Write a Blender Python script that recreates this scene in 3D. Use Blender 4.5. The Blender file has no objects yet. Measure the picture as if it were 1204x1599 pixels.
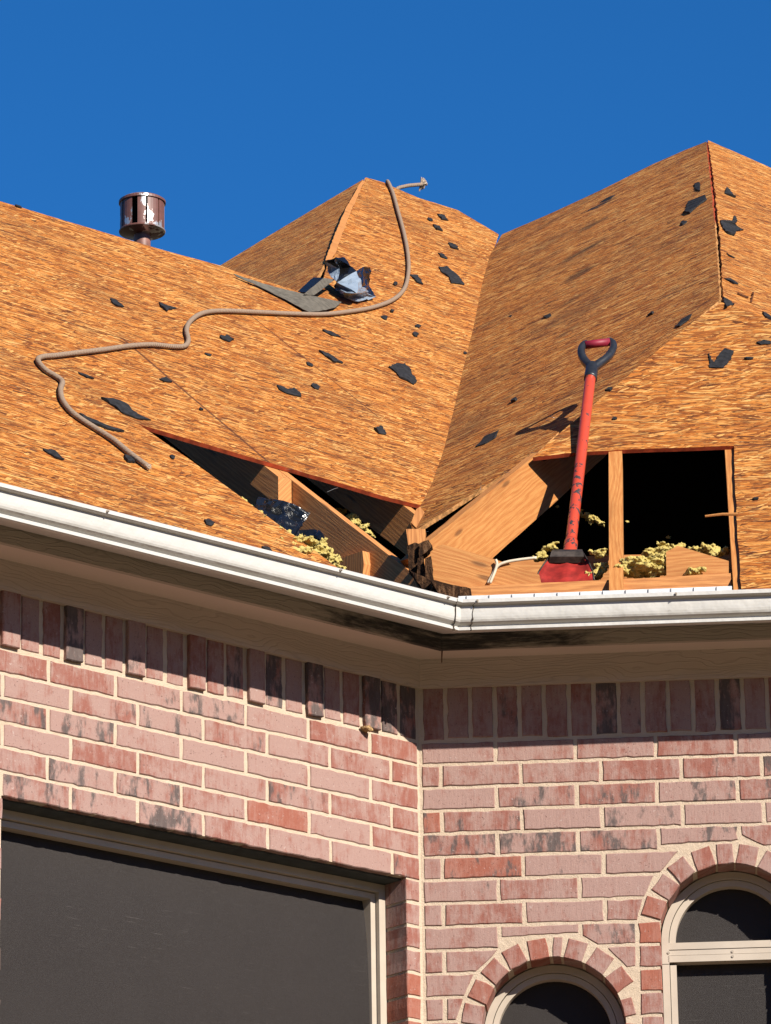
import bpy, bmesh, math, random
from mathutils import Vector, Matrix, noise
from mathutils.geometry import tessellate_polygon

R = random.Random(7)
scene = bpy.context.scene

# ------------------------------------------------------------------ camera
CAM = Vector((0.0, 0.0, 1.65))
F_PX, CX, CY = 7390.0, 602.0, 799.5
PITCH, ROLL = math.radians(18.6434), math.radians(-0.8565)
FW = Vector((0, math.cos(PITCH), math.sin(PITCH)))
_up0 = Vector((0, -math.sin(PITCH), math.cos(PITCH))); _r0 = Vector((1, 0, 0))
RT = _r0 * math.cos(ROLL) + _up0 * math.sin(ROLL)
UP = _up0 * math.cos(ROLL) - _r0 * math.sin(ROLL)
cam_d = bpy.data.cameras.new("camera"); cam = bpy.data.objects.new("camera", cam_d)
scene.collection.objects.link(cam)
cam_d.sensor_fit = 'HORIZONTAL'; cam_d.sensor_width = 36.0; cam_d.lens = 36.0 * F_PX / 1204.0
cam_d.clip_start = 0.1; cam_d.clip_end = 2000
M3 = Matrix((RT, UP, -FW)).transposed()
cam.matrix_world = Matrix.Translation(CAM) @ M3.to_4x4()
scene.camera = cam

# ------------------------------------------------------------------ light
SUN = Vector((1.011, -1.363, 1.0)).normalized()
sun_el = math.asin(SUN.z); sun_az = math.atan2(SUN.x, SUN.y)
w = bpy.data.worlds.new("World"); scene.world = w; w.use_nodes = True
nt = w.node_tree; bg = nt.nodes["Background"]
sky = nt.nodes.new("ShaderNodeTexSky"); sky.sky_type = 'NISHITA'; sky.sun_disc = False
sky.sun_elevation = sun_el; sky.sun_rotation = sun_az
sky.altitude = 2500; sky.air_density = 1.0; sky.dust_density = 0.0; sky.ozone_density = 8.0
hs = nt.nodes.new("ShaderNodeHueSaturation"); hs.inputs["Saturation"].default_value = 1.16
nt.links.new(sky.outputs[0], hs.inputs["Color"]); nt.links.new(hs.outputs[0], bg.inputs[0]); bg.inputs[1].default_value = 0.079
sl = bpy.data.lights.new("sun", 'SUN'); sl.energy = 5.0; sl.angle = math.radians(0.53); sl.color = (1.0, 0.93, 0.83)
so = bpy.data.objects.new("sun", sl); scene.collection.objects.link(so)
so.rotation_euler = SUN.to_track_quat('Z', 'Y').to_euler()
vs = scene.view_settings
vs.view_transform = 'Standard'; vs.look = 'None'; vs.exposure = 0.85; vs.gamma = 1.0; vs.use_curve_mapping = False

# ------------------------------------------------------------------ frames of the house
C = Vector((0.09724, 14.65068, 5.80935))          # inner wall corner at the foot of the soldier course
A = Vector((-0.751166, -0.660113, 0)); NA = Vector((0.660113, -0.751166, 0))
B = Vector((0.997925, -0.064384, 0)); NB = Vector((-0.064384, -0.997925, 0))
N2 = Vector((-0.751166, -0.660113, 0)); Z = Vector((0, 0, 1))

def ray(x, y): return FW * F_PX + RT * (x - CX) - UP * (y - CY)
def at(pl, x, y, lift=0.0):
    n, off = pl
    d = ray(x, y); t = (off + n.dot(C) - n.dot(CAM)) / n.dot(d)
    p = CAM + d * t
    return p + n.normalized() * lift
def eave(n, t, d0=0.26, z0=0.36): return (Vector((n.x * t, n.y * t, 1)), z0 + t * d0)
def vert(n, d): return (n.copy(), d)
T1, T4 = 0.8, 0.9
P1 = eave(NA, T1); P4 = eave(NB, T4)
_v1 = at(P1, 780, 368); _v2 = at(P1, 690, 710); _h = at(P4, 1125, 470)
_n = (_v2 - _v1).cross(_h - _v1); _n = _n / _n.z
P2 = (_n, _n.dot(_v1 - C))
_t = at(P2, 1105, 222); _n3 = (_t - _h).cross(A); _n3 = _n3 / _n3.z
P3 = (_n3, _n3.dot(_h - C))
_pk = at(P1, 571, 278); _n0 = Vector((N2.x * .8, N2.y * .8, 1)); P0 = (_n0, _n0.dot(_pk - C))
def pA(s, n, z): return C + A * s + NA * n + Z * z
def pB(s, n, z): return C + B * s + NB * n + Z * z

def PUV(x, y):
    """sheet coordinates on the shaded slope"""
    n = P2[0].normalized(); u = (at(P2, 1070, 235) - at(P2, 780, 368)).normalized(); v = n.cross(u).normalized()
    if v.z < 0: v = -v
    d = at(P2, x, y) - at(P2, 848, 634); return d.dot(u), d.dot(v)
# ------------------------------------------------------------------ node helpers
ALB = 0.72      # paints, timber and clay are all a little darker than they look in the sun
class NT:
    def __init__(s, name, rough=0.8, spec=0.3):
        s.m = bpy.data.materials.new(name); s.m.use_nodes = True
        s.t = s.m.node_tree; s.b = s.t.nodes["Principled BSDF"]
        s.b.inputs["Roughness"].default_value = rough
        s.b.inputs["Specular IOR Level"].default_value = spec
    def n(s, typ, **kw):
        nd = s.t.nodes.new(typ)
        for k, v in kw.items():
            if k in nd.inputs: s.set(nd, k, v)
            else: setattr(nd, k, v)
        return nd
    def set(s, nd, k, v):
        if hasattr(v, 'is_output') or isinstance(v, bpy.types.NodeSocket): s.t.links.new(v, nd.inputs[k])
        else: nd.inputs[k].default_value = v
    def uv(s): return s.n("ShaderNodeUVMap").outputs[0]
    def obj(s): return s.n("ShaderNodeTexCoord").outputs["Object"]
    def rnd(s): return s.n("ShaderNodeObjectInfo").outputs["Random"]
    def map(s, vec, scale=(1, 1, 1), rot=(0, 0, 0), loc=(0, 0, 0)):
        nd = s.n("ShaderNodeMapping"); s.t.links.new(vec, nd.inputs[0])
        nd.inputs["Scale"].default_value = scale; nd.inputs["Rotation"].default_value = rot
        s.set(nd, "Location", loc)
        return nd.outputs[0]
    def noise(s, vec, scale=5, detail=4, rough=.55, out=0):
        nd = s.n("ShaderNodeTexNoise"); s.t.links.new(vec, nd.inputs["Vector"])
        nd.inputs["Scale"].default_value = scale; nd.inputs["Detail"].default_value = detail
        nd.inputs["Roughness"].default_value = rough
        return nd.outputs[out]
    def vor(s, vec, scale=1.0, feature='F1', dim='2D', out=None, rnd=1.0):
        nd = s.n("ShaderNodeTexVoronoi"); nd.voronoi_dimensions = dim; nd.feature = feature
        s.t.links.new(vec, nd.inputs["Vector"]); nd.inputs["Scale"].default_value = scale
        nd.inputs["Randomness"].default_value = rnd
        return nd.outputs[out or "Distance"]
    def math(s, op, a, b=None, c=None, clamp=False):
        nd = s.n("ShaderNodeMath"); nd.operation = op; nd.use_clamp = clamp
        s.set(nd, 0, a)
        if b is not None: s.set(nd, 1, b)
        if c is not None: s.set(nd, 2, c)
        return nd.outputs[0]
    def ss(s, v, lo, hi, a=0.0, b=1.0):
        nd = s.n("ShaderNodeMapRange"); nd.interpolation_type = 'SMOOTHSTEP'
        s.set(nd, 0, v); nd.inputs[1].default_value = lo; nd.inputs[2].default_value = hi
        nd.inputs[3].default_value = a; nd.inputs[4].default_value = b
        return nd.outputs[0]
    def mix(s, f, a, b, mode='MIX'):
        nd = s.n("ShaderNodeMix"); nd.data_type = 'RGBA'; nd.blend_type = mode
        s.set(nd, 0, f)
        for i, v in ((6, a), (7, b)):
            if isinstance(v, (tuple, list)): nd.inputs[i].default_value = (*v[:3], 1)
            else: s.t.links.new(v, nd.inputs[i])
        return nd.outputs[2]
    def ramp(s, f, stops):
        nd = s.n("ShaderNodeValToRGB"); e = nd.color_ramp.elements
        while len(e) < len(stops): e.new(0.5)
        for el, (p, c) in zip(e, stops): el.position = p; el.color = (*c, 1)
        s.set(nd, 0, f); return nd.outputs[0]
    def sep(s, c):
        nd = s.n("ShaderNodeSeparateColor"); s.set(nd, 0, c); return nd.outputs
    def attr(s, name): return s.n("ShaderNodeAttribute", attribute_name=name).outputs["Color"]
    def vadd(s, a, b):
        nd = s.n("ShaderNodeVectorMath"); nd.operation = 'ADD'; s.set(nd, 0, a); s.set(nd, 1, b); return nd.outputs[0]
    def bump(s, h, dist, strength=1.0):
        nd = s.n("ShaderNodeBump"); s.t.links.new(h, nd.inputs["Height"])
        nd.inputs["Distance"].default_value = dist; nd.inputs["Strength"].default_value = strength
        s.t.links.new(nd.outputs[0], s.b.inputs["Normal"])
    def col(s, c):
        c = s.mix(1.0, c, (ALB, ALB, ALB), 'MULTIPLY')
        if isinstance(c, (tuple, list)): s.b.inputs["Base Color"].default_value = (*c[:3], 1)
        else: s.t.links.new(c, s.b.inputs["Base Color"])
        return s
    def rough(s, r): s.set(s.b, "Roughness", r)

def simple(name, c, rough=.7, spec=.3, metal=0.0, var=.15, vscale=30, bump=0.0):
    k = NT(name, rough, spec); o = k.obj(); nz = k.noise(o, vscale, 5)
    k.col(k.mix(k.ss(nz, .3, .7), tuple(v * (1 - var) for v in c), tuple(min(1, v * (1 + var)) for v in c)))
    k.b.inputs["Metallic"].default_value = metal
    if bump: k.bump(nz, bump)
    return k.m

# ------------------------------------------------------------------ materials
def osb_mat(name, stain=0.0, dark=0.0, seam_v=None, seam_u=None, patch=None):
    k = NT(name, .85, .2); uv = k.uv()
    wp = k.n("ShaderNodeTexNoise"); k.t.links.new(uv, wp.inputs[0]); wp.inputs["Scale"].default_value = 6.0; wp.inputs["Detail"].default_value = 2
    sub = k.n("ShaderNodeVectorMath"); sub.operation = 'SUBTRACT'; k.t.links.new(wp.outputs["Color"], sub.inputs[0]); sub.inputs[1].default_value = (.5, .5, .5)
    scl = k.n("ShaderNodeVectorMath"); scl.operation = 'MULTIPLY'; k.t.links.new(sub.outputs[0], scl.inputs[0]); scl.inputs[1].default_value = (.03, .022, 0)
    wv = k.vadd(uv, scl.outputs[0])
    col = None; hgt = None; gap = None
    for i, (ang, L, W, off) in enumerate(((0.0, .10, .012, 0), (.36, .07, .0115, 3.3), (-.30, .075, .011, 7.7), (.07, .11, .008, 11.1), (-.70, .05, .010, 17.3))):
        v = k.map(wv, (1 / L, 1 / W, 1), (0, 0, 0)) if ang == 0 else k.map(k.map(wv, (1, 1, 1), (0, 0, ang)), (1 / L, 1 / W, 1), loc=(off, off * 1.7, 0))
        c = k.sep(k.vor(v, 1, out="Color"))
        e = k.vor(v, 1, 'DISTANCE_TO_EDGE')
        if col is None:
            col, hgt, gap = c[0], c[1], e
        else:
            sel = k.math('GREATER_THAN', c[1], hgt)
            def pick(a, b):
                nd = k.n("ShaderNodeMix"); nd.data_type = 'FLOAT'; k.set(nd, 0, sel); k.set(nd, 2, a); k.set(nd, 3, b); return nd.outputs[0]
            col, gap = pick(col, c[0]), pick(gap, e)
            hgt = k.math('MAXIMUM', hgt, c[1])
    grain = k.noise(k.map(wv, (25, 520, 1)), 1, 3, .6)
    big = k.noise(uv, 1.6, 4, .55)
    mid = k.noise(k.map(uv, (6, 14, 1)), 1, 3)
    f = k.math('ADD', k.math('MULTIPLY', col, .80), k.math('MULTIPLY', grain, .20))
    f = k.math('ADD', f, k.math('MULTIPLY', k.math('SUBTRACT', big, .5), .20))
    f = k.math('ADD', f, k.math('MULTIPLY', k.math('SUBTRACT', mid, .5), .30))
    base = k.ramp(f, [(.06, (.080, .021, .005)), (.24, (.31, .086, .014)), (.46, (.53, .168, .025)), (.68, (.66, .255, .048)), (.92, (.82, .45, .14))])
    fleck = k.noise(k.map(wv, (30, 150, 1), loc=(5, 2, 0)), 1, 2, .5)
    base = k.mix(k.ss(fleck, .63, .71, 0, .85), base, (.055, .022, .011))
    g = k.ss(gap, 0.0, .06, .70, 0)
    base = k.mix(g, base, (.10, .035, .012))  # shadow in the gaps between strands, painted into the colour
    pale = k.noise(k.map(wv, (14, 110, 1), loc=(9, 4, 0)), 1, 2, .5)
    base = k.mix(k.ss(pale, .64, .76, 0, .5), base, (.80, .55, .30))
    for (sx_, sy_, lo_, hi_, am, cc_, dl) in ((16, 170, .60, .69, .65, (.84, .50, .18), (1, 3, 0)), (11, 130, .565, .64, .80, (.17, .055, .014), (8, 6, 0)), (24, 190, .62, .69, .9, (.05, .02, .010), (4, 9, 0))):
        ln_ = k.noise(k.map(k.map(wv, (1, 1, 1), (0, 0, .05 if sx_ > 14 else -.04)), (sx_, sy_, 1), loc=dl), 1, 2.5, .55)
        base = k.mix(k.ss(ln_, lo_, hi_, 0, am), base, cc_)
    if seam_v is not None or seam_u is not None:
        sx = k.n("ShaderNodeSeparateXYZ"); k.t.links.new(uv, sx.inputs[0])
        wob = k.math('MULTIPLY', k.math('SUBTRACT', k.noise(uv, 9, 2), .5), .008)
        for (axis, val, lo, hi, wd) in (seam_v or []):
            a, b = (sx.outputs[1], sx.outputs[0]) if axis == 'v' else (sx.outputs[0], sx.outputs[1])
            d = k.math('ABSOLUTE', k.math('ADD', k.math('SUBTRACT', a, val), wob))
            mk = k.ss(d, wd * .4, wd, .85, 0)
            mk = k.math('MULTIPLY', mk, k.math('MULTIPLY', k.math('GREATER_THAN', b, lo), k.math('LESS_THAN', b, hi)))
            base = k.mix(mk, base, (.10, .03, .012))
    if stain:
        st = k.noise(k.map(uv, (1.6, 1.1, 1), loc=(3.1, 1.2, 0)), 1, 5, .6)
        base = k.mix(k.ss(st, .46, .70, 0, stain), base, (.055, .030, .018))
    for (pu, pv, ru, rv, am) in (patch or []):
        e = k.map(uv, (1 / ru, 1 / rv, 1), loc=(-pu / ru, -pv / rv, 0))
        ln = k.n("ShaderNodeVectorMath"); ln.operation = 'LENGTH'; k.t.links.new(e, ln.inputs[0])
        dd = k.math('ADD', ln.outputs["Value"], k.math('MULTIPLY', k.math('SUBTRACT', k.noise(k.map(uv, (7, 5, 1)), 1, 5, .65), .5), 2.2))
        base = k.mix(k.ss(dd, .15, 1.05, am, 0), base, (.045, .024, .013))
    if dark:
        base = k.mix(dark, base, (.13, .055, .022))
    k.col(base)
    hh = k.math('ADD', k.math('MULTIPLY', hgt, .7), k.math('MULTIPLY', k.ss(gap, 0, .12), .6))
    hh = k.math('ADD', hh, k.math('MULTIPLY', grain, .5))
    k.bump(hh, .0022, 1.0)
    return k.m

def wood_mat(name, light, dark, knots=True):
    k = NT(name, .65, .25); uv = k.uv()
    off = k.n("ShaderNodeCombineXYZ"); r = k.rnd()
    k.set(off, 0, k.math('MULTIPLY', r, 37.0)); k.set(off, 1, k.math('MULTIPLY', r, 11.0))
    v = k.vadd(uv, off.outputs[0])
    wp = k.noise(k.map(v, (1.8, 9, 1)), 1, 3)
    x = k.n("ShaderNodeSeparateXYZ"); k.t.links.new(v, x.inputs[0])
    rg = k.math('ADD', k.math('MULTIPLY', x.outputs[1], 62), k.math('MULTIPLY', wp, 7))
    ring = k.math('ABSOLUTE', k.math('SUBTRACT', k.math('FRACT', rg), .5))
    fine = k.noise(k.map(v, (14, 420, 1)), 1, 3)
    f = k.math('ADD', k.math('MULTIPLY', ring, .55), k.math('MULTIPLY', fine, .95))
    c = k.mix(k.ss(f, .35, .95), dark, light)
    bl = k.noise(k.map(v, (2.2, 6, 1), loc=(7, 3, 0)), 1, 4)
    c = k.mix(k.ss(bl, .5, .75, 0, .45), c, tuple(d * .55 for d in dark))
    if knots:
        kn = k.vor(k.map(v, (1.7, 6.5, 1)), 1)
        c = k.mix(k.ss(kn, .025, .07, .6, 0), c, (.07, .028, .012))
    k.col(c); k.bump(f, .0008)
    return k.m

def brick_mat():
    k = NT("brick_clay", .9, .15); uv = k.uv(); t = k.sep(k.attr("tone"))
    o = k.n("ShaderNodeCombineXYZ"); k.set(o, 0, k.math('MULTIPLY', t[2], 50)); k.set(o, 1, k.math('MULTIPLY', t[2], 31)); k.set(o, 2, k.math('MULTIPLY', t[2], 17))
    v = k.vadd(uv, o.outputs[0])
    st = k.noise(k.map(v, (105, 15, 1)), 1, 5, .66)
    bl = k.noise(v, 32, 6, .65)
    fn = k.noise(v, 330, 3, .6)
    pt = k.noise(k.map(v, (17, 7, 1), loc=(3, 8, 0)), 1, 5, .62)
    s = k.math('ADD', k.math('ADD', k.math('MULTIPLY', st, .42), k.math('ADD', k.math('MULTIPLY', bl, .40), k.math('MULTIPLY', pt, .72))), k.math('SUBTRACT', k.math('MULTIPLY', t[0], .22), .115))
    red = k.mix(fn, (.26, .095, .070), (.35, .145, .112))
    pale = k.mix(fn, (.34, .20, .170), (.45, .305, .262))
    c = k.mix(k.ss(s, .55, .84), red, pale)
    org = k.ss(t[0], -.02, .06, .75, 0)
    c = k.mix(org, c, k.mix(bl, (.33, .085, .045), (.44, .16, .10)))
    ch = k.math('ADD', k.math('MULTIPLY', k.noise(k.map(v, (26, 9, 1), loc=(4, 9, 0)), 1, 5, .65), 1.0), k.math('SUBTRACT', k.math('MULTIPLY', t[1], .75), .62))
    c = k.mix(k.ss(ch, .12, .26, 0, .9), c, k.mix(st, (.045, .038, .038), (.17, .14, .13)))
    sp = k.noise(v, 95, 5, .75)
    c = k.mix(k.ss(sp, .60, .74, 0, .8), c, (.62, .54, .50))
    pit = k.noise(k.map(v, (1, 1, 1), loc=(2, 5, 0)), 140, 3, .6)
    c = k.mix(k.ss(pit, .62, .72, 0, .7), c, (.10, .035, .028))
    k.col(c)
    k.bump(k.math('ADD', k.math('MULTIPLY', st, .6), k.math('ADD', k.math('MULTIPLY', bl, .6), k.math('MULTIPLY', fn, .3))), .003)
    return k.m

def mortar_mat():
    k = NT("mortar_sand", .95, .1); o = k.obj()
    n1 = k.noise(o, 380, 3, .6); n2 = k.noise(o, 9, 4)
    c = k.mix(n2, (.64, .49, .35), (.78, .64, .49))
    c = k.mix(k.ss(n1, .58, .75, 0, .5), c, (.38, .26, .16))
    k.col(c); k.bump(k.math('ADD', n1, k.noise(o, 60, 4)), .004)
    return k.m

def paint_trim(name, c, grain_dir='uv', grain=1.0, mould=False):
    k = NT(name, .6, .3); uv = k.uv()
    wp = k.noise(k.map(uv, (2, 7, 1)), 1, 3)
    v = k.math('ADD', k.math('MULTIPLY', k.n_y(uv), 70), k.math('MULTIPLY', wp, 14))
    line = k.ss(k.math('ABSOLUTE', k.math('SUBTRACT', k.math('FRACT', v), .5)), 0, .18)
    fine = k.noise(k.map(uv, (9, 240, 1)), 1, 3)
    cc = k.mix(k.noise(k.map(uv, (3, 12, 1)), 1, 4), tuple(x * .88 for x in c), tuple(min(1, x * 1.1) for x in c))
    cc = k.mix(k.math('MULTIPLY', k.math('SUBTRACT', 1.0, line), .35 * grain), cc, tuple(x * .45 for x in c))
    if mould:
        sx = k.n("ShaderNodeSeparateXYZ"); k.t.links.new(uv, sx.inputs[0])
        near = k.ss(k.math('ABSOLUTE', sx.outputs[0]), .0, 1.1, .30, -.12)
        mo = k.math('ADD', k.noise(k.map(uv, (5, 26, 1), loc=(1.3, .4, 0)), 1, 6, .7), near)
        cc = k.mix(k.ss(mo, .56, .84, 0, .95), cc, (.018, .015, .012))
    k.col(cc); k.bump(k.math('ADD', k.math('MULTIPLY', line, .6 * grain), k.math('MULTIPLY', fine, .5 * grain)), .0025)
    return k.m
def _ny(self, uv):
    sx = self.n("ShaderNodeSeparateXYZ"); self.t.links.new(uv, sx.inputs[0]); return sx.outputs[1]
NT.n_y = _ny

def gutter_mat():
    k = NT("gutter_enamel", .38, .5); o = k.obj()
    d = k.noise(k.map(o, (3, 3, 20)), 1, 5, .65)
    s = k.noise(o, 45, 4, .7)
    c = k.mix(k.ss(d, .48, .78, 0, .28), (.62, .60, .555), (.40, .35, .285))
    c = k.mix(k.ss(s, .67, .78, 0, .5), c, (.28, .24, .19))
    k.col(c); k.bump(k.noise(o, 6, 4), .012); return k.m
def screen_mat():
    k = NT("solar_screen", .5, .2); uv = k.uv()
    wv = k.noise(k.map(uv, (520, 520, 1)), 1, 1)
    big = k.noise(uv, 3, 4); sc = k.noise(k.map(uv, (9, 330, 1)), 1, 3, .5)
    c = k.mix(big, (.018, .0135, .012), (.027, .0212, .019))
    msk = k.ss(k.noise(k.map(uv, (2.2, 2.2, 1), loc=(4, 1, 0)), 1, 3), .45, .65)
    c = k.mix(k.math('MULTIPLY', k.ss(sc, .64, .73, 0, .45), msk), c, (.15, .135, .125))
    sp = k.noise(uv, 48, 2, .5)
    c = k.mix(k.ss(sp, .77, .8, 0, .6), c, (.22, .2, .18))
    k.col(c); k.bump(wv, .0012)
    k.b.inputs["Sheen Weight"].default_value = .25; k.b.inputs["Sheen Roughness"].default_value = .4
    return k.m
def shovel_paint():
    k = NT("shovel_red", .35, .5); o = k.obj()
    c = k.mix(k.noise(o, 20, 4), (.52, .050, .022), (.64, .085, .035))
    sx = k.n("ShaderNodeSeparateXYZ"); k.t.links.new(o, sx.inputs[0])
    low = k.ss(sx.outputs[2], .35, .80, .05, -.04)
    ch = k.math('ADD', k.noise(k.map(o, (38, 38, 20)), 1, 4, .65), low)
    m = k.ss(ch, .60, .62)
    c = k.mix(m, c, (.035, .03, .032)); k.col(c)
    k.rough(k.ss(m, 0, 1, .38, .75)); return k.m
def rope_mat():
    k = NT("rope_fibre", .95, .1); uv = k.uv()
    x = k.n("ShaderNodeSeparateXYZ"); k.t.links.new(uv, x.inputs[0])
    tw = k.math('SINE', k.math('ADD', k.math('MULTIPLY', x.outputs[0], 420), k.math('MULTIPLY', x.outputs[1], 6.283 * 2)))
    nz = k.noise(k.map(uv, (60, 8, 1)), 1, 4)
    c = k.mix(nz, (.24, .165, .115), (.44, .33, .24))
    c = k.mix(k.ss(tw, -.9, -.2, .18, 0), c, (.09, .05, .03))
    k.col(c); k.bump(k.math('ADD', k.math('MULTIPLY', tw, .5), nz), .0016); return k.m
def insul_mat():
    k = NT("insulation_wool", .95, .05); o = k.obj()
    c = k.mix(k.noise(o, 55, 5, .7), (.60, .43, .08), (.88, .74, .30)); k.col(c)
    k.bump(k.noise(o, 260, 4, .7), .006)
    k.b.inputs["Subsurface Weight"].default_value = .0
    return k.m
def vent_mat():
    k = NT("vent_rusty_metal", .42, .5); o = k.obj()
    n1 = k.noise(k.map(o, (16, 16, 9)), 1, 4, .6)
    m = k.ss(n1, .56, .585)
    c = k.mix(k.noise(o, 30, 4), (.11, .040, .030), (.24, .105, .08))
    c = k.mix(m, c, (.78, .74, .70)); k.col(c)
    k.set(k.b, "Metallic", k.math('MULTIPLY', m, .75)); k.rough(k.ss(m, 0, 1, .5, .38)); return k.m
def plastic(name, c, rough=.2):
    k = NT(name, rough, .6); o = k.obj()
    k.col(c); k.bump(k.noise(o, 22, 4, .6), .012, .6); return k.m
def rot_mat():
    k = NT("rotten_wood", .95, .1); o = k.obj()
    c = k.ramp(k.noise(k.map(o, (70, 70, 22)), 1, 6, .7), [(.3, (.012, .008, .007)), (.5, (.055, .027, .014)), (.62, (.17, .085, .04)), (.78, (.40, .30, .20))])
    k.col(c); k.bump(k.noise(o, 70, 5, .7), .014); return k.m
def ground_mat():
    k = NT("lawn_and_drive", .95, .1); o = k.obj()
    c = k.mix(k.ss(k.noise(o, .25, 4), .42, .55), (.42, .33, .23), (.20, .17, .09))
    x = k.n("ShaderNodeSeparateXYZ"); k.t.links.new(o, x.inputs[0])
    c = k.mix(k.ss(x.outputs[2], .3, 2.5), c, k.mix(k.noise(o, .8, 4), (.03, .04, .015), (.09, .10, .04))); k.col(c); return k.m  # dark tone for the added sky-blocking bank

M = dict(
    osb_left=osb_mat("osb_left", .30, .0, seam_v=[('v', 0.0, -9, -.72, .008), ('u', .062, 0, 1.22, .011), ('v', 1.22, -9, 9, .007), ('u', 1.22, 1.22, 2.44, .006), ('u', -2.3, 0, 1.22, .008), ('u', -1.1, 1.22, 2.44, .006), ('v', 2.44, -9, 9, .007)]),
    osb_dark=osb_mat("osb_weathered", .45, .0, patch=[(*PUV(px_, py_), a_, b_, c_) for px_, py_, a_, b_, c_ in ((938, 322, .13, .10, .75), (925, 355, .12, .12, .8), (915, 392, .12, .13, .8), (908, 428, .11, .13, .7), (893, 470, .09, .12, .6), (885, 520, .06, .12, .4), (860, 350, .08, .12, .4))], seam_v=[('v', 0.0, -9, 9, .009), ('v', 1.22, -9, 9, .007), ('v', 2.44, -9, 9, .007), ('u', .35, 0, 1.22, .006), ('u', 1.5, 1.22, 2.44, .006)]),
    osb_front=osb_mat("osb_front", .22, .0, seam_v=[('v', 0.0, 0.0, 9, .007)]),
    osb_far=osb_mat("osb_far", .4, .0),
    red_edge=simple("red_edge_paint", (.36, .055, .018), .8, .2, var=.4, vscale=25),
    osb_edge=simple("osb_raw_edge", (.45, .22, .08), .9, .1, var=.5, vscale=60),
    under_lit=simple("deck_underside_lit", (.30, .15, .07), .95, .05), under=simple("attic_shade_dark", (.022, .016, .012), .95, .05),  # one sheathing, two copies: bounce-lit brown, and attic shade painted near black
    lumber=wood_mat("lumber_fresh", (.66, .31, .095), (.48, .175, .044)),
    lumber_old_lit=wood_mat("lumber_aged_lit", (.80, .36, .115), (.48, .18, .052)),  # aged timber, brightened to stand in for sunlight missing inside the hole
    brick=brick_mat(), mortar=mortar_mat(),
    soffit=paint_trim("soffit_paint", (.78, .63, .54), grain=.05),
    trim=paint_trim("trim_paint", (.62, .50, .41), grain=.55),
    fascia=paint_trim("fascia_paint", (.42, .35, .275), grain=.7, mould=True),
    gutter=gutter_mat(), screen=screen_mat(),
    frame=simple("frame_almond", (.54, .46, .37), .45, .4, var=.06, vscale=12),
    steel=simple("lintel_steel", (.055, .065, .065), .7, .3, var=.25),
    caulk=simple("dirty_sealant", (.10, .08, .06), .9, .1, var=.5),
    screwm=simple("screw_metal", (.45, .38, .30), .5, .4, metal=.4),
    shovel=shovel_paint(), grip_black=simple("handle_plastic", (.022, .024, .028), .38, .5, var=.3),
    grip_red=simple("grip_red", (.28, .012, .035), .55, .4), blade=simple("blade_red", (.34, .022, .016), .75, .2, var=.4, vscale=18),
    blade_steel=simple("worn_steel", (.07, .055, .045), .55, .4, metal=.5, var=.5, vscale=40),
    rope=rope_mat(), fray=simple("rope_fray", (.55, .44, .34), .95, .05, var=.5, vscale=120),
    wool=insul_mat(), film_black=plastic("film_black", (.007, .007, .007), .24),
    film_grey=plastic("film_grey", (.30, .37, .45), .12), flash=simple("flashing_grey", (.135, .12, .095), .8, .2, var=.25, vscale=40, bump=.003),
    felt=simple("felt_black", (.020, .020, .022), .82, .25, var=.5, vscale=60, bump=.002),
    vent=vent_mat(), vent_plain=simple("vent_brown", (.26, .12, .09), .5, .4, var=.3), hole=simple("vent_dark", (.01, .01, .01), .9, .1), rot=rot_mat(),
    cable=simple("cable_sheath", (.72, .62, .46), .5, .3), drip=simple("drip_white", (.78, .78, .78), .45, .4),
    drip_tick=simple("drip_mark", (.16, .17, .19), .8, .1), mud=simple("dried_mud", (.42, .27, .13), .95, .05, var=.4, vscale=80, bump=.01),
    ground=ground_mat(), chip=simple("chip_wood", (.12, .045, .02), .9, .1), staple=simple("staple_steel", (.55, .52, .48), .35, .5, metal=.7),
)

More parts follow.
